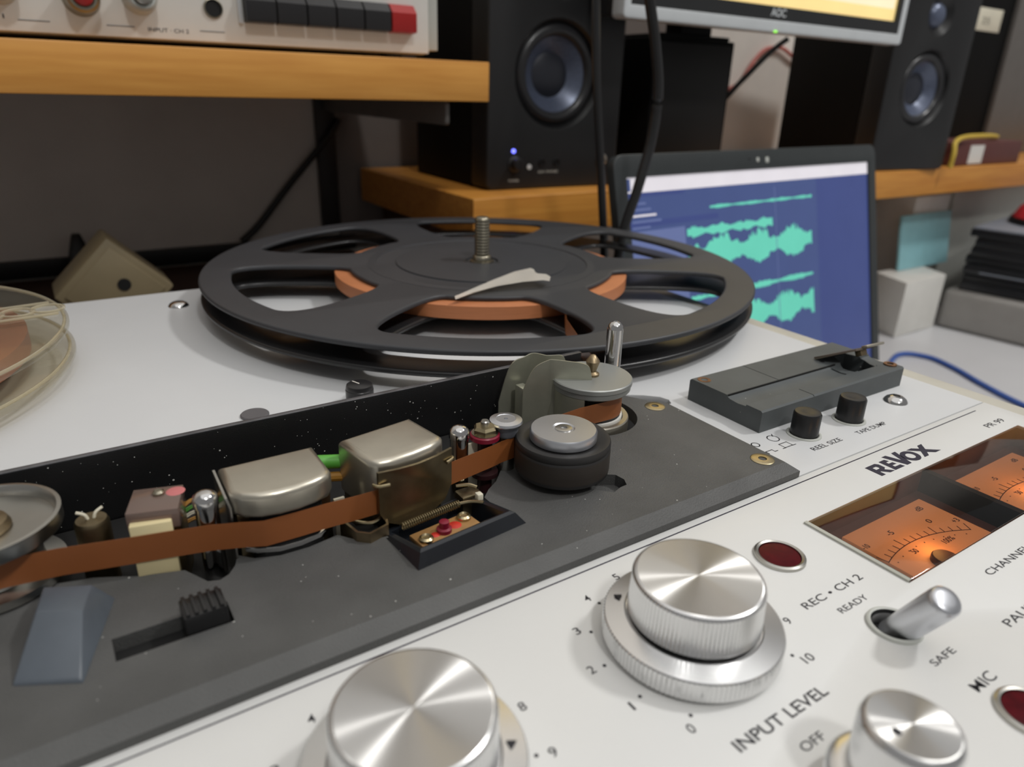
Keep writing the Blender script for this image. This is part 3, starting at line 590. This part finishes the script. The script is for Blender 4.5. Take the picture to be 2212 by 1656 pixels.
# ---- level meters
def meter(x0, x1, lab):
    b = B(); y0, y1 = 59.0, 85.3
    o = [b.verts.new(p) for p in ((x0, y0, -.4), (x1, y0, -.4), (x1, y1, -.4), (x0, y1, -.4))]; q = [b.verts.new(p) for p in ((x0, y0, -7), (x1, y0, -7), (x1, y1, -7), (x0, y1, -7))]
    for k in range(4): b.faces.new((o[k], o[(k + 1) % 4], q[(k + 1) % 4], q[k]))
    b.faces.new(q); mt = obj('level_meter', b, METER, D, lab)
    fx0, fx1, fy0, fy1 = x0 + 11.0, x0 + 47.4, 59.4, 81.8
    b = B(); box(b, fx0, fx1, fy0, fy1, -6.9, -6.0, .15); obj('meter_face', b, MFACE, mt)
    mx, my = x0 + 23.2, 62.4; zz = -5.95
    ax, ay, AR = x0 + 23.6, 28.6, 42.4
    b = plate([arc(ax, ay, AR + .14, 107.5, 61.5, 30) + arc(ax, ay, AR - .08, 61.5, 107.5, 30)], zz, zz + .03); obj('scale_arc', b, MINK, mt)
    for k in range(14):
        a = 107.0 - k*3.5; l_ = 3.0 if k in (0, 4, 9, 13) else 1.9
        b = B(); box(b, AR, AR + l_, -.11, .11, zz, zz + .03, 0, TR(ax, ay, 0, a)); obj('scale_tick', b, MINK, mt)
    for k in range(9):
        a = math.radians(105 - k*5); b = B(); lathe(b, ax + (AR - 1.7)*math.cos(a), ay + (AR - 1.7)*math.sin(a), [(.2, zz), (.18, zz + .03), (0, zz + .03)], 8); obj('scale_dot', b, MINK, mt)
    for s, x, y, w in (('-10', 10.9, 75.2, 2.4), ('-5', 22.2, 75.4, 2.3), ('0', 37.4, 73.2, 1.5), ('+3', 43.6, 69.6, 2.4), ('50', 20.2, 67.6, 2.0), ('100%', 31.6, 65.8, 4.4), ('dB', 40.4, 78.0, 2.8)):
        text(s, x0 + x, y, w, 1.6, mt, MINK, zz + .02, bold=0, name='scale_numeral')
    b = B(); lathe(b, mx, my - .6, [(3.4, -6), (3.4, -4.6), (3.1, -4.3), (0, -4.2)], 32); obj('pivot_cover', b, mat('pivot_grey', (84, 62, 54), .5), mt)
    l = bpy.data.lights.new('meter_bulb_light', 'POINT'); l.energy = .0035; l.color = (1, .55, .16); l.shadow_soft_size = .003
    lo_ = bpy.data.objects.new('meter_bulb_light', l); COL.objects.link(lo_); lo_.location = W(mx + 2, my + 3.5, -1.4)
meter(147.4, 200.6, 'amber lit level meter nearest the knobs'); meter(202.8, 257.8, 'amber lit level meter cut by the right frame edge')
b = B(); box(b, 146.4, 258.6, 58.8, 85.5, -.25, .35, .2); obj('meter_window', b, SMOKE, D)
b = B(); sheet(b, [(146.6, 85.6), (146.6, 58.8)], -.3, .55, 1.1); obj('window_edge', b, mat('clear_edge', (176, 176, 166), .3, var=.05), D)
b = B(); box(b, 200.6, 202.8, 59, 85.4, -7, -.3); obj('meter_divider', b, SOOT, D)
# ---- reel spindles
def spindle(x, y, top):
    b = B(); lathe(b, x, y, [(0, -3), (44, -3), (44, 3), (42, 4.4), (0, 4.4)], 64); sp_ = obj('turntable', b, SOOT, D, None)
    return sp_
s1 = spindle(184.9, 307.7, 39)
b = B(); pr = [(0, 4), (6.2, 4), (6.2, 17.4), (4.6, 17.6), (4.6, 19.6), (3.9, 20.2)]
z = 20.4
while z < 38: pr += [(3.45, z), (3.85, z + .5), (3.85, z + .95), (3.45, z + 1.45)]; z += 1.5
pr += [(3.4, 38.6), (2.8, 39.2), (0, 39.2)]
lathe(b, 184.9, 307.7, pr, 36); obj('spindle_bolt', b, DULL, D, 'threaded metal spindle bolt', smooth=50)
s2 = spindle(-86, 298, 30)

# ================================================================== TAKE-UP REEL (black)
RX, RY_ = 184.9, 307.7
def reel_window(cx, cy, a, ri=66.5, ro=120, hi=19.5, ho=22.5, rr=7):
    # rounded trapezoid between hub and rim
    pts = []
    def pol(r, d): return Vector((cx + r*math.cos(math.radians(a + d)), cy + r*math.sin(math.radians(a + d)), 0))
    outer = [pol(ro, d*ho) for d in (-1, -.45, 0, .45, 1)]; inner = [pol(ri, d*hi) for d in (1, .4, -.4, -1)]
    poly = outer + inner
    for it in range(4):      # Chaikin passes round the corners
        q = []
        for i, p in enumerate(poly):
            nx = poly[(i + 1) % len(poly)]; q += [p.lerp(nx, .25), p.lerp(nx, .75)]
        poly = q
    return [(p.x, p.y) for p in poly]
T_ = thing('tape_reel', 'large black plastic tape reel with six windows on the recorder', 'tape reel', RX, RY_, 4.4)
wins = [reel_window(RX, RY_, -120 + 60*k) for k in range(6)]
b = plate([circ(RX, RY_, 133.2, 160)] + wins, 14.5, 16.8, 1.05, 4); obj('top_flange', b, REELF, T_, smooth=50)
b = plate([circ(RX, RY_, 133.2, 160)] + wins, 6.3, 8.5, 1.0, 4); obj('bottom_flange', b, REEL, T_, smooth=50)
b = B(); lathe(b, RX, RY_, [(6.4, 4.5), (57, 4.5), (57, 16.9), (53.2, 17.2), (52.6, 15.8), (43.4, 15.8), (43.0, 17.4), (8.2, 17.6), (7.9, 16), (6.4, 15.6)], 96); obj('hub', b, REELF, T_)
b = B(); lathe(b, RX, RY_, [(43.45, 15.85), (52.5, 15.85)], 96); obj('hub_groove', b, HUBG, T_)
b = B(); lathe(b, RX, RY_, [(57.2, 8.55), (72.5, 8.55), (73, 8.7), (73, 14.3), (72.5, 14.5), (57.2, 14.5)], 128); obj('tape_pack', b, PACK, T_)
for k in range(3):
    a = math.radians(-60 + 120*k); b = B(); box(b, 7.6, 10.2, -1.2, 1.2, 16.5, 17.75, .3, TR(RX, RY_, 0, math.degrees(a))); obj('hub_key', b, REEL, T_)
# white leader end twisted over the hub edge
b = B(); rows = []
cl = [((139, 252.5), 1.2, 17.6), ((150, 256), 2.4, 18.2), ((163, 259), 5, 19.4), ((176, 260.5), 8.5, 20.6), ((185, 259.5), 11, 21.2)]
for (x, y), w, z in cl:
    rows.append([b.verts.new((x + k*w*.38, y + k*w, z + .6*math.sin(3*k + x))) for k in (-1, -.6, -.2, .2, .6, 1)])
rows.append([b.verts.new((q.co.x + random.uniform(1, 7), q.co.y + random.uniform(-1, 1), q.co.z - .6)) for q in rows[-1]])
for p, q in zip(rows, rows[1:]):
    for k in range(5): b.faces.new((p[k], p[k + 1], q[k + 1], q[k]))
bmesh.ops.solidify(b, geom=b.faces[:], thickness=.35)
obj('leader_end', b, PAPER, T_, 'loose end of white leader tape')

# ================================================================== SUPPLY REEL (clear)
LX, LY = -86.4, 297.5
T2_ = thing('tape_reel', 'clear plastic tape reel with brown tape at the left frame edge', 'tape reel', LX, LY, 4.4)
def arcwin(a): return reel_window(LX, LY, a, 34, 80, 40, 40)
b = plate([circ(LX, LY, 89.2, 128)], 15.6, 17.4, .6, 3); obj('top_flange', b, CLEARP, T2_, smooth=50)
b = plate([circ(LX, LY, 89.6, 128)], 5.6, 7.6, .7, 3); obj('bottom_flange', b, CLEARP, T2_, smooth=50)
for zz in (17.4, 7.7):
    b = B(); P = [(LX + 87.8*math.cos(2*PI*k/128), LY + 87.8*math.sin(2*PI*k/128), zz) for k in range(129)]; tube(b, P, .6, 8); obj('rim_bead', b, CLEARR, T2_)
b = B(); lathe(b, LX, LY, [(8, 4.5), (28, 4.5), (28, 18), (8, 18)], 64); obj('hub', b, CREAMP, T2_)
b = B(); lathe(b, LX, LY, [(28.2, 7.9), (75.5, 7.9), (76, 8.2), (76, 14.6), (75.5, 14.9), (28.2, 14.9)], 96); obj('tape_pack', b, mat('brown_pack', (146, 92, 68), .5, var=.1, vs=80), T2_)
for a in (8, 128, 248):      # raised ribs with a chain of round bosses
    for s in (-1, 1):
        b = B(); box(b, 30, 86, s*8.5 - .7, s*8.5 + .7, 17.3, 18.2, .3, TR(LX, LY, 0, a)); obj('flange_rib', b, CLEARR, T2_)
    for k in range(6):
        b = B(); lathe(b, LX, LY, [(5.8, 17.3), (5.8, 18.0), (5.3, 18.2), (4.8, 18.0), (4.8, 17.3)], 28, Matrix.Translation((0, 0, 0)))
        q = 36 + 9.6*k; tform(b, Matrix.Translation((q*math.cos(math.radians(a)), q*math.sin(math.radians(a)), 0))); obj('boss_ring', b, CLEARR, T2_)

# ================================================================== THE TAPE STRAND
path = [(-140, 246), (-60, 186)] + arc(rc[0], rc[1], 9.75, 205, 283, 10) + [(-9, 143.6), (-3, 142.1), (4.2, 140.3), (10.8, 138.8), (17.8, 137.1), (24, 134.7), (27.6, 133.0), (31, 132.9), (36, 132.8), (41, 132.9), (47.5, 132.6), (52.6, 132.6), (57, 132.5), (62, 133.2), (68, 134.5), (72, 135.3), (77, 136.2), (82.5, 137.2), (87, 138.0), (90, 138.8)] + arc(px, py, 12.75, 140, 124, 5) + [(112, 144.2), (121, 145.2)] + arc(tx, ty, 9.7, 265, 372, 12) + [(146.8, 168), (168, 214), (184, 236.5)]
b = B(); zb = []
n = len(path)
for i in range(n): zb.append(7.55 if i < n - 3 else (7.9, 8.4, 8.7)[i - n + 3])
sheet(b, path, zb, [z + 6.25 for z in zb], .08)
tag(obj('magnetic_tape', b, TAPE, None, smooth=40), 'brown magnetic tape stretched across the heads and rollers', 'tape')

# ================================================================== SHELF ABOVE, WITH THE SECOND RECORDER
t = thing('wall_shelf', 'beech shelf board on a metal bracket above the recorder', 'shelf', 0, 590, 89)
b = B(); box(b, -520, 277.8, 455, 719, 89.2, 114.4, .8); obj('shelf_board', b, WOODE, t)
b = plate([rrect(465, 713, 73.4, 89.1, 2.5)], -1.5, 1.5, .2, 1); tform(b, Matrix(((0, 0, 1, 250.5), (1, 0, 0, 0), (0, 1, 0, 0), (0, 0, 0, 1)))); obj('shelf_bracket', b, GREYM, t)
T3 = thing('tape_recorder', 'white tape recorder with black and red keys on the wall shelf', 'tape recorder', 40, 560, 114.4)
b = B(); box(b, -150, 238, 473, 700, 117.4, 340, 1); obj('cabinet', b, GREYP, T3)
b = B(); box(b, -152, 239.3, 469.5, 473, 118.0, 342, .8); obj('front_panel', b, WHITE, T3)
b = B(); box(b, 239.4, 248.2, 474, 690, 120.4, 340, .6); obj('side_panel', b, GREYP, T3)
for x in (-130, 218):
    for y in (484, 680):
        b = B(); lathe(b, x, y, [(0, 114.4), (7, 114.4), (7.4, 117.4), (0, 117.4)], 20); obj('foot', b, CABLE, T3)
b = B(); box(b, 117.6, 119.9, 467.6, 470, 128.6, 160, .3); obj('key_guide', b, BEZW, T3)
for k in range(6):
    x = 120.4 + k*17.9; b = B()
    prof = [(469.6, 129), (462.5, 129.6), (462.0, 131), (462.0, 140.5), (466.6, 145.4), (469.6, 145.6)]
    a_ = [b.verts.new((x + .4, y, z)) for y, z in prof]; c_ = [b.verts.new((x + 17.2, y, z)) for y, z in prof]
    for j in range(6): b.faces.new((a_[j], a_[(j + 1) % 6], c_[(j + 1) % 6], c_[j]))
    b.faces.new(a_); b.faces.new(c_); obj('piano_key', b, KEYR if k == 5 else KEY, T3)
def fknob(x, z, r, m1, m2):
    Tm = TR(x, 469.5, z, 0, 90)
    b = B(); lathe(b, 0, 0, [(0, 0), (r*1.12, 0), (r, 3), (r*.96, 11), (r*.8, 12.4), (r*.66, 12.4), (r*.62, 11.6), (0, 11.6)], 36, Tm); k_ = obj('front_knob', b, m1, T3)
    b = B(); lathe(b, 0, 0, [(r*.6, 11.6), (r*.55, 15), (r*.4, 15.6), (0, 15.6)], 28, Tm); obj('inner_knob', b, m2, k_)
for x, z, r, m1, m2 in ((39.8, 135.4, 8.0, DULL, KEYR), (67.2, 138.0, 8.0, GREYP, STEEL), (4.6, 138.4, 8.0, GREYP, STEEL), (-30, 138, 8, DULL, KEYR)): fknob(x, z, r, m1, m2)
b = B(); lathe(b, 0, 0, [(5.2, 0), (5.1, 1), (4.5, 1.2), (4.4, .2), (0, .1)], 32, TR(104.5, 469.5, 135.3, 0, 90)); r_ = obj('jack_socket', b, DULL, T3)
b = B(); lathe(b, 0, 0, [(4.4, .3), (0, .32)], 28, TR(104.5, 469.5, 135.3, 0, 90)); obj('jack_hole', b, HOLE, r_)
bm = text_bm('INPUT \u00b7 CH 2', 20.6, 2.0); tform(bm, TR(69.5, 469.4, 121.6, 0, 90)); obj('lettering', bm, INK, T3)
bm = text_bm('1', .6, 2.0); tform(bm, TR(4.2, 469.4, 123.6, 0, 90)); obj('lettering', bm, INK, T3)
for xa, xb in ((10.3, 24.1), (49.5, 63.0), (96, 109.3)):
    b = B(); box(b, xa, xb, 469.3, 469.52, 123.2, 123.5); obj('printed_rule', b, INK, T3)

# ================================================================== BOARD WITH SPEAKERS, MONITOR
bd = thing('shelf_board', 'beech board carrying the two studio speakers and the monitor', 'shelf', 880, 600, DZ)
ra = -1.0
b = plate([[(277.8, 475.4), (828, 484), (1870, 480), (1870, 706), (281, 706)]], -10.8, 20.4, .8, 2); obj('board_top', b, WOOD, bd)
for x in (300, 790, 1830):
    b = B(); box(b, x, x + 24, 590, 700, DZ, -10.8, 1); obj('support', b, DARKW, bd)
def speaker(lx, ly, rz, wdt, hgt, dep, label, tweet=True):
    """front left bottom corner at lx, ly"""
    T = thing('studio_speaker', label, 'speaker', lx, ly, 20.5, 'studio speakers on the board')
    Tm = TR(lx, ly, 20.5, rz)
    b = B(); box(b, .5, wdt - .5, 27.8, dep, 0, hgt, 2.5, Tm); obj('cabinet', b, SPKB, T)
    cx, cz = wdt/2, hgt*.45
    Fr = Tm @ Matrix(((1, 0, 0, 0), (0, 0, 1, 0), (0, 1, 0, 0), (0, 0, 0, 1)))
    hw, ht = 38, 18.5
    b = plate([rrect(0, wdt, 0, hgt, 5), circ(cx, cz, hw + 2.4, 56), circ(cx, hgt*.83, ht + 1.5, 40)], 0, 28, 2.2, 3); tform(b, Fr); obj('baffle', b, SPKF, T, smooth=50)
    Tf = Tm @ Matrix.Rotation(PI/2, 4, 'X')
    def fl(cx_, cz_, prof, n=56): return lathe(B(), 0, 0, prof, n, Tf @ Matrix.Translation((cx_, cz_, 0)))
    wf = obj('woofer', fl(cx, cz, [(hw + 4.2, -5), (hw + 3.2, -.2), (hw + .4, -4.0), (hw, -5)]), SURR, T, smooth=50)
    obj('surround', fl(cx, cz, [(hw, -5), (hw - 2, -2.6), (hw - 5, -1.6), (hw - 8, -3), (hw - 9.4, -6)]), mat('surround_rubber', (40, 40, 42), .3), wf, smooth=50)
    obj('cone', fl(cx, cz, [(hw - 9.2, -6), (hw - 16, -10.5), (17, -15)]), CONE, wf, smooth=60)
    obj('dust_cap', fl(cx, cz, [(17.6, -14.8), (14, -13.2), (7, -12.0), (0, -11.6)]), CAPM, wf, smooth=60)
    tw = obj('tweeter', fl(cx, hgt*.83, [(ht + 3, -4), (ht + 2.2, -.3), (ht - 4, -4.5), (12.4, -5.8)]), SURR, T, smooth=50)
    obj('dome', fl(cx, hgt*.83, [(12.6, -5.8), (10.6, -2.6), (6, -.6), (0, 0)]), CONE, tw, smooth=60)
    return T, Tm, fl
T, Tm, fl = speaker(311.0, 511.5, -2.6, 131.5, 198, 142, 'black studio speaker with knob and blue lamp beside the shelf end')
obj('power_lamp', fl(24.6, 30.6, [(1.7, .0), (1.6, .8), (0, .9)], 18), BLED, T)
k_ = obj('volume_knob', fl(26, 20.4, [(6.6, 0), (6.3, 1), (5.0, 1.6), (4.8, 7.4), (4.2, 8.2), (0, 8.4)], 30), KEY, T)
obj('logo_dot', fl(40.2, 17.8, [(2.2, 0), (2.1, .5), (0, .55)], 20), BEZW, T)
for x in (52.6, 67.4): obj('jack', fl(x, 21, [(3.4, 0), (3.3, .6), (2.6, .7), (2.4, .1), (0, .1)], 24), SURR, T)
obj('headphone_jack', fl(114.6, 22.2, [(5.4, 0), (5.2, 1.4), (4.2, 1.8), (3.6, .2), (0, .2)], 28), STEEL, T)
for s, x, z, w in (('AUX  PHONES', 49, 12.6, 20), ('POWER', 20.5, 6.2, 10)):
    bm = text_bm(s, w, 2.0); tform(bm, Tm @ TR(x, -.1, z, 0, 90)); obj('lettering', bm, GREYP, T)
speaker(817, 492.5, -6.5, 133, 200, 146, 'black studio speaker behind the laptop on the right')
# black case with the monitor standing on it
t = thing('equipment_case', 'tall black equipment case standing between the speaker and the white wall', 'case', 545, 560, 20.5)
b = B(); box(b, 490, 594, 520, 640, 20.5, 145, 1.5); obj('case_body', b, SPKB, t)
b = B(); box(b, 494, 590, 518.6, 520, 24, 141, .4); obj('front_plate', b, SPK, t)
T = thing('computer_monitor', 'computer monitor in a silver frame above the laptop', 'monitor', 560, 520, 145)
b = plate([rrect(395, 766, 0, 250, 3.5), [(402, 9.5), (402, 240), (758, 240), (758, 9.5)]], 0, 14, 1.0, 2)
Fm = Matrix(((1, 0, 0, 0), (0, 0, 1, 456), (0, 1, 0, 149.6), (0, 0, 0, 1))); tform(b, Fm); obj('frame', b, BEZW, T)
b = plate([[(402, 9.5), (758, 9.5), (758, 240), (402, 240)], [(410, 20.5), (410, 234), (752, 234), (752, 20.5)]], 1, 6); tform(b, Fm); obj('inner_bezel', b, BEZB, T)
b = B(); box(b, 409, 753, 460, 470, 169, 385); obj('screen', b, MONS, T)
b = B(); box(b, 540, 748, 459.8, 460, 181, 210); obj('screen_window', b, MONS2, T)
b = B(); box(b, 398, 763, 469.8, 494, 152.5, 396, 3); obj('back_shell', b, BEZB, T)
b = B(); box(b, 520, 570, 494, 530, 175, 230, 2); obj('stand_neck', b, SPKB, T)
b = B(); box(b, 525, 565, 524, 546, 147, 225, 2); obj('stand_post', b, SPKB, T)
b = B(); box(b, 500, 588, 522, 630, 145.1, 148.6, 1); obj('stand_foot', b, SPKB, T)
bm = text_bm('AOC', 20, 6.4, .2); tform(bm, TR(562, 456.8, 162.2, 0, 90)); obj('brand_lettering', bm, BEZW, T)
b = B(); box(b, 568, 572, 455.6, 456.4, 149.8, 151.2); obj('power_lamp', b, GLED, T)
# ---- laptop
e1 = Vector((.99770145, .06776296, 0)); d1 = Vector((.01639334, -.24136583, -.97029573)); n1 = e1.cross(d1); TLp = Vector((333, 386, 58.5))
if n1.y > 0: n1 = -n1
LM = Matrix(((e1.x, -d1.x, n1.x, TLp.x), (e1.y, -d1.y, n1.y, TLp.y), (e1.z, -d1.z, n1.z, TLp.z), (0, 0, 0, 1)))   # local: x right, y up (0 = top edge), z towards viewer
T = thing('laptop', 'open dark laptop showing green audio waveforms on a blue screen', 'laptop', 505, 220, DZ)
def lap(x0, x1, t0, t1, z0, z1, name, m, par, bev=0):
    b = B(); box(b, x0, x1, -t1, -t0, z0, z1, bev, LM); return obj(name, b, m, par)
b = plate([rrect(0, 346.8, -236, 0, 9), [(12, -15.5), (12, -205), (334, -205), (334, -15.5)]], -6, 1.2, .6, 2); tform(b, LM); lid = obj('lid', b, LAPB, T)
lap(3, 344, 3, 233, -6.6, -5.4, 'lid_back', LAPB, lid)
scr = lap(11.5, 334.5, 15, 206, -5.4, -.4, 'screen', SCRB, T)
lap(12, 334, 15.5, 26.2, -.4, -.25, 'toolbar', SCRW, scr)
lap(12, 16, 16.5, 25, -.25, -.2, 'toolbar_icon', SCRB, scr)
lap(12, 72, 26.4, 29, -.4, -.3, 'menu_row', SCRD, scr); lap(12, 110, 46, 50, -.4, -.3, 'track_row', SCRD, scr)
lap(12, 70, 53, 205, -.4, -.3, 'side_list', SCRL, scr); lap(247, 334, 27, 205, -.4, -.35, 'side_panel', SCRD, scr)
for k in range(5): lap(15, 30 + 5*k % 17, 33 + 4.2*k, 34.4 + 4.2*k, -.3, -.22, 'list_line', SCRW if k == 2 else SCRL, scr)
def wave(x0, x1, tc, amp, seed, n=120):
    rnd = random.Random(seed); up_, dn = [], []
    for i in range(n + 1):
        x = x0 + (x1 - x0)*i/n
        g = .35 + .65*abs(math.sin(i*.09 + seed))*(1 if i % 37 > 5 else .5)
        up_.append((x, -(tc - amp*g*rnd.uniform(.55, 1)))); dn.append((x, -(tc + amp*g*rnd.uniform(.75, 1.0))))
    return up_ + dn[::-1]
for x0, x1, tc, amp, sd in ((72, 180, 58, 5, 1), (72, 237, 76, 15, 2), (72, 237, 131, 15, 3), (100, 239, 41, 1.6, 4), (72, 237, 108, 3, 5)):
    w = wave(x0, x1, tc, amp, sd); m_ = len(w)//2
    b = B(); vs = [b.verts.new((x, y, -.25)) for x, y in w]
    for i in range(m_ - 1): b.faces.new((vs[i], vs[i + 1], vs[2*m_ - 2 - i], vs[2*m_ - 1 - i]))
    tform(b, LM); obj('waveform', b, SCRG, scr)
lap(184.2, 185, 30, 205, -.24, -.2, 'playhead', SCRL, scr)
for x, w_, m_ in ((160, 3.4, GREYP), (172, 4.4, GREYP), (150, 1.6, CABLE)): lap(x, x + w_, 6.5, 6.5 + w_, 1.1, 1.5, 'webcam_mark', m_, lid, .3)
hb = TLp + d1*238
b = B(); box(b, 0, 346.8, -232, 8, -190, -172.5, 3); tform(b, TR(hb.x, hb.y, 0, math.degrees(math.atan2(e1.y, e1.x)))); base = obj('base', b, LAPB, T)
for v_ in (1,):
    b = B(); box(b, 20, 326, -120, -20, -172.6, -171.4, .4); tform(b, TR(hb.x, hb.y, 0, math.degrees(math.atan2(e1.y, e1.x)))); obj('keyboard', b, KEY, base)
for x in (30, 315):
    for y in (-220, -6):
        b = B(); lathe(b, x, y, [(0, DZ), (6, DZ), (6, -189.5), (0, -189.5)], 16); tform(b, TR(hb.x, hb.y, 0, math.degrees(math.atan2(e1.y, e1.x)))); obj('foot', b, CABLE, base)

# ================================================================== THINGS ON THE RIGHT OF THE DESK
b = B(); box(b, 0, 240, -190, 0, DZ, -140.4, 7, seg=3); tform(b, TR(1033, 477, 0, 6)); tag(obj('storage_box', b, GREYB), 'grey box underneath the stack of black cases', 'box')
zc = -140; rnd = random.Random(5)
for k in range(7):
    th = 12.2; dx, dy = rnd.uniform(-5, 6), rnd.uniform(-4, 4)
    T = thing('media_case', ('black media case, lowest of the stack on the grey box', 'black media case, second from the bottom of the stack', 'black media case with a pale spine line, third from the bottom', 'black media case in the exact middle of the stack', 'black media case, third from the top of the stack', 'black media case, second from the top of the stack', 'black media case with a grey lid, topmost of the stack')[k], 'case', 1120 + dx, 380 + dy, zc, 'black media cases in a stack')
    Tm = TR(1042 + dx, 462 + dy, 0, 8 + rnd.uniform(-1.5, 1.5))
    b = B(); box(b, 0, 190, -140, 0, zc, zc + th*.78, .8, Tm); obj('case_shell', b, CASE, T)
    b = B(); box(b, 1, 189, -139, -1, zc + th*.78, zc + th - .05, .5, Tm); obj('case_lid', b, CASET if k == 6 else CASE, T)
    b = B(); box(b, -.25, 0, -120, -20, zc + 2.2, zc + 4, 0, Tm); obj('spine_line', b, CASET if k in (2,) else CABLE, T)
    zc += th
b = B(); prism(b, [(925, 473), (1026, 475), (1054, 531), (948, 531)], DZ, -120); bmesh.ops.bevel(b, geom=list(b.edges), offset=1.5, segments=2, profile=.5, affect='EDGES'); tag(obj('white_box', b, WHITE), 'white carton between the laptop and the black cases', 'box')
b = B(); box(b, 0, 128, -2, 2, 0, 74, .8); tform(b, TR(980, 519, -119.9, 0, -9)); tag(obj('folder', b, TEAL), 'pale teal folder leaning on the white carton', 'folder')
b = B(); lathe(b, 0, 0, [(0, 0), (60, 0), (76, 22), (78, 52), (62, 86), (36, 104), (10, 112), (0, 112)], 28)
for v in b.verts: v.co += Vector((6*math.sin(v.co.z*.09 + v.co.x*.05), 5*math.cos(v.co.y*.07), 4*math.sin(v.co.x*.08)))
tform(b, TR(920, 612, DZ + 5, 0) @ Matrix.Diagonal((1.05, .55, 1.1, 1))); tag(obj('cloth_bag', b, BAG), 'dark crumpled cloth bag under the board behind the teal folder', 'bag')
b = B(); box(b, 1016, 1108, 534, 590, DZ, -24, 1); tag(obj('file_box', b, WHITE), 'narrow white file box standing under the board edge', 'box')
b = B(); box(b, 1113, 1400, 532, 590, DZ, -22, 1); tag(obj('file_box', b, GREYP), 'wide pale grey file box standing under the board edge', 'box')
HT = TR(1168, 424, -54.6, 10) @ Matrix.Diagonal((.62, .5, .62, 1))
b = B(); lathe(b, 0, 0, [(0, 0), (88, 0), (94, 9), (80, 34), (50, 58), (20, 68), (0, 70)], 32); tform(b, HT); T = obj('cloth_hat', b, REDP); tag(T, 'red and black cloth hat above the black cases', 'hat')
b = B(); lathe(b, 0, 0, [(90, 0), (99, 2), (99, 6), (95, 14), (93, 10)], 32); tform(b, HT); obj('hat_band', b, CABLE, T)
b = B(); tube(b, spline([(740, 380, DZ + 3), (851.8, 427.4, DZ + 3), (882.5, 406.7, DZ + 3), (872, 368, DZ + 3), (847.6, 325, DZ + 3), (823.6, 271.5, DZ + 3), (800, 180, DZ + 3)], 8), 3, 8); tag(obj('blue_cable', b, BLUEC), 'thin blue cable curving across the white desk', 'cable')
# on the board, far right
T = thing('small_carton', 'small brown carton with a white label on the board', 'box', 1090, 500, 20.5)
b = B(); box(b, 1003, 1180, 492, 560, 20.5, 50, 1, TR(0, 0, 0)); obj('carton_body', b, BOXB, T)
b = B(); box(b, 1038, 1074, 491.6, 492, 23, 46); obj('label_sticker', b, WHITE, T)
b = B(); tube(b, spline([(961, 474, 22), (962, 474, 40), (972, 480, 52), (1010, 488, 57), (1090, 498, 57), (1140, 510, 54.5), (1150, 530, 54)], 8), 3, 8); tag(obj('yellow_cable', b, YEL), 'yellow cable looped over the small brown carton', 'cable')
T = thing('equipment_cabinet', 'large black cabinet with a pale sticker behind the right speaker', 'cabinet', 1320, 630, 20.5)
b = B(); box(b, 1185, 1480, 606, 700, 20.5, 330, 1.5); obj('cabinet_body', b, SPKB, T)
b = B(); box(b, 1196, 1270, 605.4, 606, 196, 226, .1); st_ = obj('sticker', b, CREAMP, T)
bm = text_bm('25', 22, 9); tform(bm, TR(1214, 605.3, 205, 0, 90)); obj('sticker_text', bm, DULL, st_)
b = B(); box(b, 1300, 1480, 598, 605.8, 20.5, 330, .8); obj('side_door', b, GREYM, T)

# ================================================================== CABLES AND ODDS BEHIND
def cable(pts, r, label, m=CABLE, name='cable'):
    b = B(); tube(b, spline(pts, 8), r, 10); return tag(obj(name, b, m), label, 'cable', 'loose cables')
cable([(291, 362, 190), (291, 361, 150), (294, 360, 110), (300, 360, 70), (308, 362, 30), (318, 366, -20), (322, 366, -100), (318, 360, DZ + 4)], 2.6, 'straight black cable hanging in front of the left speaker')
cable([(318, 352, 200), (321, 352, 160), (332, 352, 125), (338, 352, 98), (336, 352, 70), (327, 351, 40), (318, 352, 8), (314, 350, -40), (316, 350, DZ + 4)], 3.3, 'thicker curved black cable hanging in front of the laptop edge')
cable([(262, 709, 66), (250, 708, 50), (210, 713, 6), (178, 714, -30), (160, 712, -44)], 3.2, 'black cable running diagonally across the shaded wall')
cable([(545, 660, 176), (536, 668, 150), (520, 690, 118), (505, 708, 80), (498, 709, 60)], 3, 'black cable with a plug on the wall beside the left speaker')
b = B(); tube(b, [(508, 703, 92), (502, 706, 70), (499, 707, 58)], [5, 5.6, 3.6], 10); tag(obj('cable_plug', b, CABLE), 'black moulded plug at the wall beside the left speaker', 'plug')
cable([(652, 505, 151), (640, 515, 138), (620, 530, 110), (606, 545, 88), (600, 590, 76), (602, 660, 66)], 2.6, 'black cable drooping from under the monitor')
cable([(790, 712, 96), (799, 714, 100.7), (820, 714, 107), (838, 714, 116), (858, 714, 142), (876, 714, 156), (895, 714, 160), (914, 714, 159.8), (940, 714, 150), (962, 714, 143)], 2.6, 'red cable arching over the white wall', REDC, 'red_cable')
t = thing('junction_box', 'beige plastic box with a black hole standing on its corner on the brown cabinet', 'box', 33, 520, -61.6)
JT = TR(33, 0, -27.2) @ Matrix.Rotation(math.radians(45), 4, 'Y')
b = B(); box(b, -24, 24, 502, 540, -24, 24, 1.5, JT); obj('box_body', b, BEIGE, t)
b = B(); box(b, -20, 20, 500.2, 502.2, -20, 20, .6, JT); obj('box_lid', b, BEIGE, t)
b = B(); lathe(b, 0, 0, [(3.9, 0), (3.9, .5), (0, .55)], 24, TR(38, 500.2, -22.5, 0, 90)); obj('cable_hole', b, HOLE, t)
b = B(); lathe(b, 24, 700, [(0, -61.5), (10, -61.5), (8, -40), (4, -26), (3, -24), (0, -24)], 16); tag(obj('power_plug', b, CABLE), 'small black plug standing at the wall behind the beige box', 'plug')
